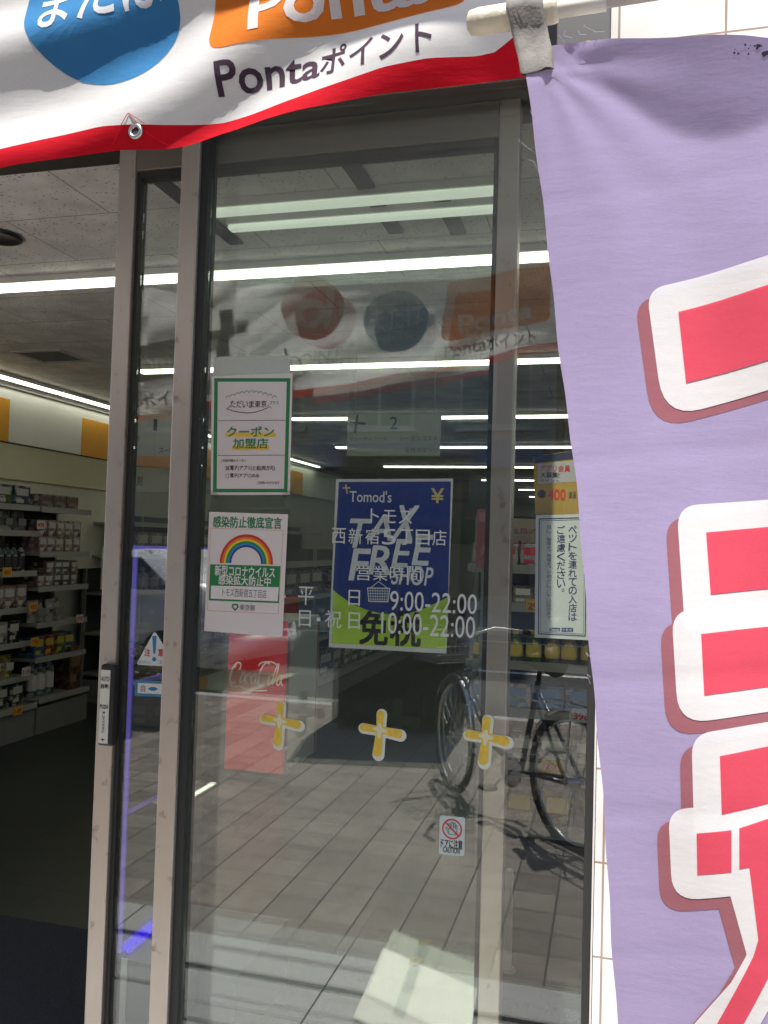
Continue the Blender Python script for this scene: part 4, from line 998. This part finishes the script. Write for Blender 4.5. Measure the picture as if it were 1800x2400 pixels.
# ------------------------------------------------------------------ shelves and goods
shelf_m = mat('grey shelf metal', (.29, .29, .26), .45, .1); back_m = mat('dark shelf back', (.05, .05, .048), .7); strip_m = mat('price strip', (.36, .36, .33), .4)
def packmat(name, col, acc):
    if name in MC: return MC[name]
    m, t, p = newmat(name); p.inputs['Roughness'].default_value = .42
    tc = t.nodes.new('ShaderNodeTexCoord'); mp = t.nodes.new('ShaderNodeMapping'); mp.inputs['Location'].default_value = (len(MC)*.37, 0, len(MC)*.21); mp.inputs['Scale'].default_value = (26, 26, 38)
    t.links.new(tc.outputs['Object'], mp.inputs[0])
    v = t.nodes.new('ShaderNodeTexVoronoi'); v.distance = 'CHEBYCHEV'; v.inputs['Scale'].default_value = 1; t.links.new(mp.outputs[0], v.inputs['Vector'])
    sp = t.nodes.new('ShaderNodeSeparateColor'); t.links.new(v.outputs['Color'], sp.inputs[0])
    cr = t.nodes.new('ShaderNodeValToRGB'); cr.color_ramp.interpolation = 'CONSTANT'; e = cr.color_ramp.elements
    col = tuple(c*.60 for c in col); acc = tuple(c*.7 for c in acc); e[0].color = (*col, 1); e[1].position = .50; e[1].color = (*[c*.62 for c in col], 1)
    for ps, c in ((.64, acc), (.80, tuple(c*.3 for c in col)), (.90, tuple(min(.5, c*1.5+.05) for c in col))): x = e.new(ps); x.color = (*c, 1)
    t.links.new(sp.outputs[0], cr.inputs[0])
    m2 = t.nodes.new('ShaderNodeMapping'); m2.inputs['Scale'].default_value = (90, 90, 260); t.links.new(tc.outputs['Object'], m2.inputs[0])
    n = t.nodes.new('ShaderNodeTexNoise'); n.inputs['Scale'].default_value = 1; t.links.new(m2.outputs[0], n.inputs['Vector'])
    c2 = t.nodes.new('ShaderNodeValToRGB'); c2.color_ramp.elements[0].position = .36; c2.color_ramp.elements[0].color = (.35, .35, .35, 1); c2.color_ramp.elements[1].position = .46; c2.color_ramp.elements[1].color = (1, 1, 1, 1)
    t.links.new(n.outputs[0], c2.inputs[0])
    mx = t.nodes.new('ShaderNodeMix'); mx.data_type = 'RGBA'; mx.blend_type = 'MULTIPLY'; mx.inputs[0].default_value = .8
    t.links.new(cr.outputs[0], mx.inputs[6]); t.links.new(c2.outputs[0], mx.inputs[7]); t.links.new(mx.outputs[2], p.inputs['Base Color'])
    MC[name] = m; return m
def goods(kind, w_, h_, d_, col, cap, name=None):
    """one article, front to -Y, standing at the origin; returns its root"""
    t = bpy.data.objects.new(name or kind, None); C.objects.link(t); t.empty_display_size = .03
    cm = packmat('printed %.2f %.2f %.2f' % col + ' %.2f %.2f %.2f' % cap, col, cap); cc = mat('goods %.2f %.2f %.2f' % cap, cap, .45, var=.1, scale=40)
    if kind == 'bottle':
        r = min(w_, d_)*.46
        m = MB(); m.lathe([(r*.9, 0), (r, .006), (r, h_*.62), (r*.8, h_*.74), (r*.36, h_*.82), (r*.36, h_*.86)], (0, 0, 0), 14); m.build('body', cm, t, True)
        m = MB(); m.lathe([(r*.42, h_*.862), (r*.42, h_*.99), (r*.34, h_)], (0, 0, 0), 12); m.build('cap', cc, t, True)
        m = MB(); m.lathe([(r*1.015, h_*.16), (r*1.02, h_*.17), (r*1.02, h_*.54), (r*1.015, h_*.55)], (0, 0, 0), 14); m.build('label_band', cc, t, True)
    elif kind == 'pouch':
        m = MB(); bm = bmesh.new(); nx_, nz_ = 6, 8; grid = {}
        for s in (-1, 1):
            for i in range(nx_+1):
                for j in range(nz_+1):
                    u = i/nx_*2-1; v_ = j/nz_; b_ = (1-abs(u)**3)*(1-v_**2.2)*.5+.02
                    grid[s, i, j] = bm.verts.new((u*w_*.48*(1-.06*math.sin(v_*PI)), s*d_*.8*b_, v_*h_))
            for i in range(nx_):
                for j in range(nz_):
                    q = [grid[s, i, j], grid[s, i+1, j], grid[s, i+1, j+1], grid[s, i, j+1]]; bm.faces.new(q if s < 0 else q[::-1])
        m.bm(bm); m.build('bag', cm, t, True)
        m = MB(); m.box(-w_*.3, w_*.3, -d_*.47, -d_*.40, h_*.3, h_*.66, .004); m.build('front_print', cc, t)
    else:
        m = MB(); m.box(-w_/2, w_/2, -d_/2, d_/2, 0, h_, min(.004, w_*.05)); m.build('carton', cm, t)
        m = MB(); m.box(-w_*.36, w_*.36, -d_/2-.0012, -d_/2-.0004, h_*.52, h_*.86); m.box(-w_*.36, w_*.1, -d_/2-.0012, -d_/2-.0004, h_*.16, h_*.34); m.build('front_print', cc, t)
    return t
def dup(o, parent=None):
    c = o.copy(); C.objects.link(c)
    if parent: c.parent = parent
    for ch in list(o.children): dup(ch, c)
    return c
CN = {}
def colname(c):
    r, g, b = c; mx_, mn = max(c), min(c)
    li = 'pale ' if mn > .30 else ('dark ' if mx_ < .12 else '')
    if mx_-mn < .07: return 'white' if mn > .5 else ('grey' if mn > .12 else 'black')
    if r > g*1.15 and r > b*1.15:
        if g > r*.62: return li+'yellow'
        if g > r*.42 and b < r*.45: return li+'orange'
        return (li+'pink') if b > r*.45 else li+'red'
    if g >= r and g >= b: return li+'green'
    if b >= r: return (li+'purple') if r > g*1.25 else li+'blue'
    return li+'beige'
def shelf_rack(name, label, cat, loc, rz, length, depth, zs, top, base, ends=True):
    """rack with its front to -Y, left end at x=0; zs are the shelf tops"""
    t = thing(name, label, cat, loc, rz)
    m = MB(); m.box(0, length, depth-.02, depth, 0, top); m.build('back_panel', back_m, t)
    m = MB(); m.box(0, length, 0.015, depth-.021, 0, base); m.build('plinth', mat('plinth grey', (.20, .20, .185), .5), t)
    for z in zs:
        m = MB(); d0 = 0 if z == zs[0] else .05
        m.box(0.002, length-.002, d0, depth-.021, z-.022, z, .002); so = m.build('shelf', shelf_m, t)
        m = MB(); m.box(.004, length-.004, d0-.006, d0-.0005, z-.030, z+.012); m.build('price_strip', strip_m, so)
    m = MB()
    n = max(1, round(length/.9))
    for k in range(n+1):
        x = k*length/n; m.box(x-.012 if k else -.012, x+.012, depth-.021-.03, depth-.0205, 0, top)
    m.build('uprights', shelf_m, t)
    return t
ytag = mat('yellow price card', (.62, .45, .03), .5); wtag = mat('white price card', (.62, .60, .57), .5)
def price(pos, rz, body, yel, label):
    t = thing('price_card', label, 'price card', pos, rz, 'price cards on the shelves')
    m = MB(); m.box(-.045, .045, -.002, 0, -.022, .040); m.build('card', ytag if yel else wtag, t)
    m = MB(); txtw(m, body, (-.036, -.0026, -.012), (1, 0, 0), (0, 0, 1), .072, .036, .03); m.build('lettering', red, t)
protos = {}
def stock(base, rz, x0, x1, y, z, kind, wdt, h_, d_, cols, cap, where, noun, rows=1, gap=.004, jit=.004):
    """a run of the same kind of article along a shelf"""
    n = int((x1-x0)/wdt); R_ = Matrix.Rotation(rz, 4, 'Z'); b = Vector(base)
    for r in range(rows):
        for i in range(n):
            if n > 3 and random.random() < .07 and (r == rows-1): continue
            col = cols[(i//max(1, n//len(cols))) % len(cols)] if len(cols) > 1 else cols[0]
            key = (kind, round(wdt, 3), h_, d_, col, cap)
            if key not in protos:
                o = goods(kind, wdt-gap, h_, d_, col, cap, {'box': 'carton', 'bottle': 'bottle', 'pouch': 'pouch'}[kind]); protos[key] = o
            else: o = dup(protos[key])
            p = b+R_ @ Vector((x0+wdt*(i+.5)+random.uniform(-jit, jit), y+random.uniform(-jit, jit), 0))
            o.location = (p.x, p.y, z+r*(h_+.001)); o.rotation_euler = (0, 0, rz+random.uniform(-.10, .10))
            pos = ('%s from left' % OR[i]) if i < 11 else 'near its right end'
            lay = '' if rows == 1 else (' lower layer' if r == 0 else ' upper layer')
            rel = 'near its right end' if n-i == 1 else pos
            tag(o, '%s %s on %s,%s %s' % (colname(col), noun, where, lay, pos), noun.split()[-1], '%s on %s' % (noun+'s', where))

# left wall rack, two bays of different shelf heights; its front faces the aisle (+X)
LX = -4.08
def lz(px_, py_, X=LX): return atX(px_, py_, X).z
yb0, yb1, yb2 = 3.9, atX(93, 1250, LX).y, atX(203, 1200, LX).y
z1 = [.24]+[lz(40, y) for y in (1468, 1393, 1318, 1238, 1149, 1092)]
# rack front -Y turned to +X: rotate by +90 degrees -> local x runs along +Y
r1 = shelf_rack('shelf_rack', 'near bay of the grey wall shelving seen through the opening', 'shelving', (LX, yb0, 0), rad(90), yb1-yb0-.01, .42, z1, z1[-1]+.02, .20)
z2 = [.26]+[lz(145, y) for y in (1415, 1343, 1268, 1195, 1101)]
r2 = shelf_rack('shelf_rack', 'far bay of the grey wall shelving beside the door stile', 'shelving', (LX, yb1+.01, 0), rad(90), yb2-yb1, .42, z2, z2[-1]+.02, .20)
B1 = (LX, yb0, 0); B2 = (LX, yb1+.01, 0); q1 = yb1-yb0; q2 = yb2-yb1; R90 = rad(90)
WHT = (.55, .54, .50); GRY = (.22, .22, .21); BLK = (.03, .03, .035); PNK = (.45, .28, .27); PEA = (.50, .34, .22); MINT = (.30, .42, .36); NAV = (.03, .06, .18); YEL = (.55, .42, .06); RED_ = (.40, .05, .05); BRN = (.14, .08, .045); GRN = (.08, .20, .08); PUR = (.20, .12, .30); BLU = (.08, .20, .38)
s0 = .55
stock(B1, R90, s0, q1-.02, .17, z1[6]+.001, 'box', .19, .15, .16, [GRN, NAV, GRY], WHT, 'the near bay, top shelf', 'snack box')
stock(B1, R90, s0, q1-.02, .17, z1[5]+.001, 'pouch', .14, .15, .10, [GRY, WHT], GRY, 'the near bay, second shelf', 'refill pouch')
stock(B1, R90, s0, q1-.02, .15, z1[4]+.001, 'bottle', .075, .21, .075, [WHT, PEA, PEA, MINT], BLK, 'the near bay, third shelf', 'lotion bottle')
stock(B1, R90, s0, q1-.02, .17, z1[3]+.001, 'box', .12, .17, .16, [PNK], WHT, 'the near bay, fourth shelf', 'mask box')
stock(B1, R90, s0, q1-.02, .17, z1[2]+.001, 'box', .13, .16, .14, [BLK, GRY, WHT], WHT, 'the near bay, fifth shelf', 'black packet')
stock(B1, R90, s0, q1-.02, .17, z1[1]+.001, 'pouch', .13, .16, .11, [YEL, PUR, BLU], WHT, 'the near bay, sixth shelf', 'snack pouch')
stock(B1, R90, s0, q1-.02, .17, z1[0]+.001, 'box', .16, .16, .18, [BLK, GRY, BLK], WHT, 'the near bay, lowest shelf', 'dark carton')
stock(B2, R90, .03, q2-.02, .18, z2[5]+.001, 'box', .16, .11, .18, [(.36, .36, .34)], BRN, 'the far bay, top shelf', 'tin box')
stock(B2, R90, .03, q2-.02, .16, z2[4]+.001, 'box', .105, .125, .15, [PNK, PEA], WHT, 'the far bay, second shelf', 'stacked carton', rows=2)
stock(B2, R90, .03, q2-.02, .16, z2[3]+.001, 'box', .10, .10, .15, [(.30, .22, .19), GRY], WHT, 'the far bay, third shelf', 'jar carton', rows=2)
stock(B2, R90, .03, q2-.02, .17, z2[2]+.001, 'pouch', .20, .17, .16, [WHT], GRY, 'the far bay, fourth shelf', 'cotton pouch')
stock(B2, R90, .03, q2-.02, .16, z2[1]+.001, 'box', .13, .16, .14, [BLU, RED_, GRN], YEL, 'the far bay, fifth shelf', 'candy carton')
stock(B2, R90, .03, .42, .14, z2[0]+.001, 'bottle', .10, .30, .10, [(.25, .34, .36)], WHT, 'the far bay, lowest shelf', 'water bottle')
stock(B2, R90, .45, q2-.02, .20, z2[0]+.001, 'box', min(.42, q2-.49), .34, .30, [BRN], (.20, .12, .07), 'the far bay, lowest shelf', 'brown carton')
for (px_, py_, body, yel, wh) in ((88, 1136, '498', False, 'at the end of the second shelf'), (15, 1238, '480', True, 'under the lotion bottles'), (72, 1313, '980', True, 'under the pink mask boxes'), (75, 1389, '798', True, 'under the black packets'), (56, 1453, '118', False, 'under the snack pouches'), (38, 1538, '148', True, 'on the lowest shelf'), (172, 1338, '498', False, 'under the cotton pouches')):
    p = atX(px_, py_, LX+.012)
    price((LX+.012, p.y, p.z), R90, body, yel, '%s price card %s of the left racks' % ('yellow' if yel else 'white', wh))
# small framed card beyond the rack
t = thing('shelf_poster', 'small framed yellow poster at the end of the left shelves', 'poster', (LX+.02, yb2+.17, 0), R90)
m = MB(); m.box(-.09, .09, -.008, 0, 1.05, 1.40); m.build('frame', white_paint, t)
m = MB(); m.box(-.08, .08, -.0088, -.0083, 1.06, 1.22); m.build('yellow_field', ytag, t); m = MB(); m.box(-.08, .08, -.0088, -.0083, 1.225, 1.39); m.build('grey_field', mat('poster grey', (.28, .26, .25), .6), t)
# racks further back along the same wall
r3 = shelf_rack('shelf_rack', 'dark shelving further back along the left wall', 'shelving', (LX-.1, yb2+.6, 0), rad(90), 5.5, .42, [.26, .62, .98, 1.32, 1.62], 1.7, .2)
for k, (cset, kd, nn) in enumerate((([BLK, NAV, GRY], 'box', 'detergent box'), ([WHT, BLU], 'bottle', 'shampoo bottle'), ([PNK, GRY], 'box', 'hair colour box'))):
    stock((LX-.1, yb2+.6, 0), R90, .1, 3.2, .17, (.26, .98, 1.32)[k]+.001, kd, (.28, .2, .26)[k], .22, .13, cset, WHT, 'the back left rack, %s shelf' % ('lowest', 'middle', 'upper')[k], nn)

# end-of-aisle rack straight behind the glass at the right
EX0, EX1, EY = -.66, .55, 4.0
def ez(py_): return at(1180, py_, EY).z
ezs = [.20, ez(1662), ez(1545), ez(1440), ez(1312), ez(1228)]
re_ = shelf_rack('shelf_rack', 'aisle end rack behind the glass at the right, under a beige header', 'shelving', (EX0, EY, 0), 0, EX1-EX0, .40, ezs, ez(1110), .14)
E0 = (EX0, EY, 0); q = EX1-EX0
stock(E0, 0, .02, q-.02, .14, ezs[5]+.001, 'box', .11, .11, .12, [(.88, .86, .82), (.35, .08, .10)], (.75, .07, .11), 'the aisle end rack, top shelf', 'small carton')
stock(E0, 0, .02, q-.02, .14, ezs[4]+.001, 'box', .10, .09, .12, [(.45, .36, .30), (.90, .68, .08)], (.88, .86, .82), 'the aisle end rack, second shelf', 'sweet carton')
stock(E0, 0, .02, q-.02, .14, ezs[3]+.001, 'bottle', .085, .15, .08, [(.15, .40, .12), (.45, .36, .30), BLK], (.90, .68, .08), 'the aisle end rack, third shelf', 'sauce bottle')
stock(E0, 0, .02, q-.02, .15, ezs[2]+.001, 'box', .15, .12, .14, [(.88, .86, .82), (.35, .38, .45), (.75, .07, .11)], (.12, .30, .60), 'the aisle end rack, fourth shelf', 'tissue carton')
stock(E0, 0, .02, q-.02, .15, ezs[1]+.001, 'box', .16, .13, .14, [(.30, .30, .32), (.88, .86, .82), (.75, .07, .11)], (.88, .86, .82), 'the aisle end rack, fifth shelf', 'paper carton')
stock(E0, 0, .02, q-.02, .14, ezs[0]+.001, 'pouch', .17, .2, .12, [(.45, .36, .30), BLK], (.90, .68, .08), 'the aisle end rack, lowest shelf', 'pet food pouch')
for i, (x, zi, body, yel) in enumerate(((.33, 4, '298', True), (.42, 1, '980', True), (.55, 2, '398', False), (.62, 3, '198', True))):
    price((EX0+x, EY-.004+(.045 if zi else 0), ezs[zi]-.006), 0, body, yel, '%s price card reading %s on the aisle end rack' % ('yellow' if yel else 'white', body))
hz0, hz1 = ez(1222), ez(1126)
t = thing('header_board', 'beige shelf header board with red writing above the aisle end rack', 'sign', (EX0+.3, EY+.02, 1.4))
m = MB(); m.box(-.46, .25, EY+.06, EY+.07, ez(1205), hz1)
m = MB(); m.box(-.56, .45, EY+.30, EY+.31, ez(1205), hz1+.02); part(m, 'board', mat('beige board', (.42, .38, .30), .6), t)
m = MB(); txtw(m, 'おすすめ', at(1062, 1202, EY+.298), (1, 0, 0), (0, 0, 1), .36, .085, .02); txtw(m, '今注目アイテム', at(1085, 1152, EY+.298), (1, 0, 0), (0, 0, 1), .30, .03, .0); part(m, 'lettering', mat('header red', (.42, .03, .05), .5), t)
t = thing('pop_card', 'pink upright card standing beside the aisle end rack', 'sign', (-.74, EY+.1, 0))
m = MB(); a = at(1028, 1226, EY); b = at(1060, 1100, EY); m.box(a.x, b.x, EY, EY+.008, a.z, b.z); part(m, 'card', mat('pink card', (.42, .10, .16), .5, var=.3, scale=25), t)
m = MB(); m.box(a.x+.01, b.x-.01, EY-.001, EY-.0004, b.z-.06, b.z-.015); m.poly([(a.x+.02, EY-.001, a.z+.05), (a.x+.045, EY-.001, a.z+.09), (a.x+.03, EY-.001, a.z+.12)]); part(m, 'print', mat('pale pink print', (.55, .25, .26), .5), t)
m = MB(); m.box((a.x+b.x)/2-.008, (a.x+b.x)/2+.008, EY+.009, EY+.02, 0, b.z-.05); part(m, 'leg', shelf_m, t)
# long gondola behind the rack, green dairy sign on the far wall
r4 = shelf_rack('shelf_rack', 'long dark gondola running back between two aisles', 'shelving', (-2.55, 6.6, 0), rad(90), 7, .45, [.2, .6, 1.0, 1.3], 1.42, .15)
for k, (cset, kd, nn) in enumerate((([BLK, GRY, NAV], 'box', 'dark packet'), ([GRN, GRY], 'bottle', 'green bottle'), ([PUR, GRY, BLU], 'box', 'cosmetic box'))):
    stock((-2.55, 6.6, 0), R90, .1, 4.4, .17, (.2, .6, 1.0)[k]+.001, kd, .34, .24, .14, cset, WHT, 'the middle gondola, %s shelf' % ('lowest', 'second', 'third')[k], nn)
t = thing('wall_sign', 'green Dairy sign on the far wall of the shop', 'sign', (-1.5, 23.5, 1.8))
m = MB(); m.box(-5, 2.5, 23.7, 23.85, 1.55, 2.25); part(m, 'board', mat('fresh green board', (.13, .30, .04), .5), t)
m = MB()
for x in (-3.4, -.9): txtw(m, 'Dairy', (x, 23.695, 1.75), (1, 0, 0), (0, 0, 1), 1.4, .36, .01)
part(m, 'lettering', mat('pale green letters', (.45, .62, .28), .5), t)

# --- red drinks cooler
CY = 5.0
cx0, cx1 = -2.34, -1.945; ct = .99
t = thing('drinks_cooler', 'red upright drinks cooler with white script on its front', 'cooler', ((cx0+cx1)/2, CY+.3, 0))
m = MB(); m.box(cx0, cx1, CY+.012, CY+.62, .04, ct, .008); part(m, 'cabinet', mat('white cooler metal', (.72, .75, .75), .4), t)
m = MB(); m.box(cx0, cx1, CY, CY+.011, .04, ct, .002); fo = part(m, 'front_panel', mat('cola red with added glow', (.62, .018, .03), .35, emit=(.62, .02, .03), estr=.19), t)  # glow added to brighten the red panel; no lamp behind it
m = MB(); m.box(cx1+.0005, cx1+.006, CY+.02, CY+.05, .05, ct-.01); m.box(cx1+.0005, cx1+.006, CY+.58, CY+.61, .05, ct-.01); part(m, 'edge_trim', mat('pink trim', (.48, .22, .22), .4), t)
m = MB(); m.box(cx0+.03, cx1-.03, CY+.05, CY+.58, 0, .0395); part(m, 'plinth', rubber, t)
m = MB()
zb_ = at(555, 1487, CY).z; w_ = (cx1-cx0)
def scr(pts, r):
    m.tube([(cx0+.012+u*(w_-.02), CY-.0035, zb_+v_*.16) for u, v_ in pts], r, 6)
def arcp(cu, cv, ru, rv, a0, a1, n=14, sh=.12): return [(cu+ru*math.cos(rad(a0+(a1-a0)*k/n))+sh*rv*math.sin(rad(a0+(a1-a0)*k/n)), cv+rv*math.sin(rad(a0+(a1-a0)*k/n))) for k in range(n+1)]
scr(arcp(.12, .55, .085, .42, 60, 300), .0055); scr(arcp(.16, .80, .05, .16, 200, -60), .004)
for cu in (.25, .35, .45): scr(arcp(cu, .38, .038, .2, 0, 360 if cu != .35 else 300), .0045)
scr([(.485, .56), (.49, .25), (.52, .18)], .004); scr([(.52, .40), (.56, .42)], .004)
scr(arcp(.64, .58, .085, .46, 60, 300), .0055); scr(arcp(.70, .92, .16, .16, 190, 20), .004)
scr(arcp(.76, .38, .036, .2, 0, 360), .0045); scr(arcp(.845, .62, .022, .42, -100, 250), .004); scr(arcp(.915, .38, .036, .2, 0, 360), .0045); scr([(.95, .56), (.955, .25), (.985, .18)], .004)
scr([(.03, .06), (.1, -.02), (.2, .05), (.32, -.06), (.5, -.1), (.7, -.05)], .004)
o = part(m, 'script_lettering', mat('white script', (.8, .77, .75), .4, emit=(.8, .76, .74), estr=.2), t, True)  # script brightened by an added glow as well

# --- hanging aisle boards
brd = mat('grey hanging board', (.44, .46, .40), .5, var=.05)
def board(pts, Y, label, drop):
    t = thing('aisle_sign', label, 'sign', at(*pts[0], Y), 0, 'numbered aisle signs hanging from the ceiling')
    part(sheet(pts, Y, .012), 'board', brd if drop else mat('pale hanging board', (.45, .46, .42), .5), t)
    a, b = at(*pts[0], Y), at(*pts[1], Y)
    m = MB()
    for x in (a.x+.04, b.x-.04): m.tube([(x, Y+.006, a.z), (x, Y+.006, CZ)], .002, 5)
    part(m, 'wires', shelf_m, t); return t
SY_ = 4.5
t = board([(751, 894.5), (953, 893), (949, 985), (749, 985)], SY_, 'grey hanging aisle sign number 2 above the blue poster', True)
m = MB(); L = SY_-.002
txt(m, '2', 842, 900, 859, 927, L, .0); txt(m, 'ビューティフーズ', 756, 943, 836, 952, L, -.002); txt(m, 'シーズンコスメ', 863, 941, 945, 952, L, -.002); txt(m, '女性カミソリ', 875, 967, 945, 977.5, L, -.002)
capsule(m, 772, 898, 767, 932, 5, 7, L); capsule(m, 757, 912, 787, 915, 4.5, 6, L-.0004); part(m, 'lettering', ink, t)
m = MB(); L = SY_-.003
t2 = board([(262, 893), (392, 893), (392, 985), (262, 985)], 5.7, 'pale hanging aisle sign number 1 seen through the narrow pane', False)
m = MB(); L = 5.698
txt(m, '1', 331, 905, 340, 930, L, .0); txt(m, '剤', 291, 940, 301, 954, L, .0); txt(m, 'スープ', 343, 966, 378, 979, L, .0); line(m, [(290, 934), (385, 934)], .8, L); line(m, [(333, 934), (333, 985)], .8, L-.001); part(m, 'lettering', ink, t2)
t3 = board([(256, 1008), (388, 1012), (388, 1063), (256, 1062)], 5.9, 'lower pale board with partial writing in the narrow pane', False)
t3['group'] = 'boards in the narrow pane'
m = MB(); txt(m, 'ク剤', 284, 1028, 308, 1049, 5.898, .01); part(m, 'lettering', ink, t3)

a = atZ(1095, 2095, 0)
t = thing('guard_post', 'short cream post standing on the floor behind the right end of the glass', 'post', (a.x, a.y, 0))
m = MB(); m.lathe([(.020, 0), (.020, .008), (.016, .012), (.016, .34), (.012, .352), (.004, .355)], (0, 0, 0), 16); m.build('post', mat('cream post paint', (.62, .61, .52), .5), t, True)
m = MB(); m.lathe([(.034, 0), (.034, .004), (.0205, .007)], (0, 0, 0), 16); m.build('foot_plate', shelf_m, t)
# --- clear acrylic stand just inside, a glow added to its violet edges
AY0, AY1 = 2.32, 2.72; AX0 = at(286, 1178, AY0).x; AX1 = -1.02; azt = at(287, 1178, AY0).z; azb = at(263, 2058, AY0).z
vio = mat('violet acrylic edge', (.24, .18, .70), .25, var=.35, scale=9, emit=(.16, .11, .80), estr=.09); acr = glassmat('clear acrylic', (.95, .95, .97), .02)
t = thing('acrylic_stand', 'clear acrylic display stand with violet edges on a grey base, behind the narrow pane', 'display stand', ((AX0+AX1)/2, AY0, 0))
m = MB(); e = .008
m.box(AX0, AX0+.019, AY0-.004, AY0+.004, azb, azt); part(m, 'front_edge', vio, t)
m = MB(); m.box(AX0+.020, AX1, AY0-.004, AY0+.004, azt-.012, azt); part(m, 'top_edge', vio, t)
for py_, nm in ((1478, 'shelf_edge'), (1762, 'shelf_edge')):
    z = at(280, py_, AY0).z
    m = MB(); m.box(AX0+.004, AX0+.010, AY0+.005, AY1, z-.005, z+.005); part(m, nm, vio, t)
    m = MB(); m.box(AX0+.0105, AX1, AY0+.005, AY1, z-.003, z+.003); part(m, 'clear_shelf', acr, t)
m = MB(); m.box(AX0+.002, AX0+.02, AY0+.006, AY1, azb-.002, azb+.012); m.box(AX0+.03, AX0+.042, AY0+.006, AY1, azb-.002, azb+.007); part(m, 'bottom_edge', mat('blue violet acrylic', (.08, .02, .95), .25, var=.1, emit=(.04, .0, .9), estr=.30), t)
m = MB(); m.box(AX0+.004, AX0+.009, AY0+.005, AY1, azb+.014, azt-.002); part(m, 'side_panel', acr, t)
m = MB(); m.box(AX0-.003, AX0+.005, AY0-.012, AY1, 0, azb-.003); m.box(AX0+.028, AX1, AY0-.010, AY1, 0, azb-.012); part(m, 'base', mat('grey base', (.20, .205, .20), .5), t)
m = MB(); m.box(AX0+.0275, AX0+.048, AY0-.016, AY0-.0105, 0, azb-.008); part(m, 'cream_trim', mat('cream trim', (.66, .66, .50), .5), t)
m = MB(); m.box(AX0-.008, AX0-.0035, AY0-.012, AY0-.004, 0, azb+.01); part(m, 'chrome_trim', mat('chrome trim', (.7, .7, .7), .2, .9), t)
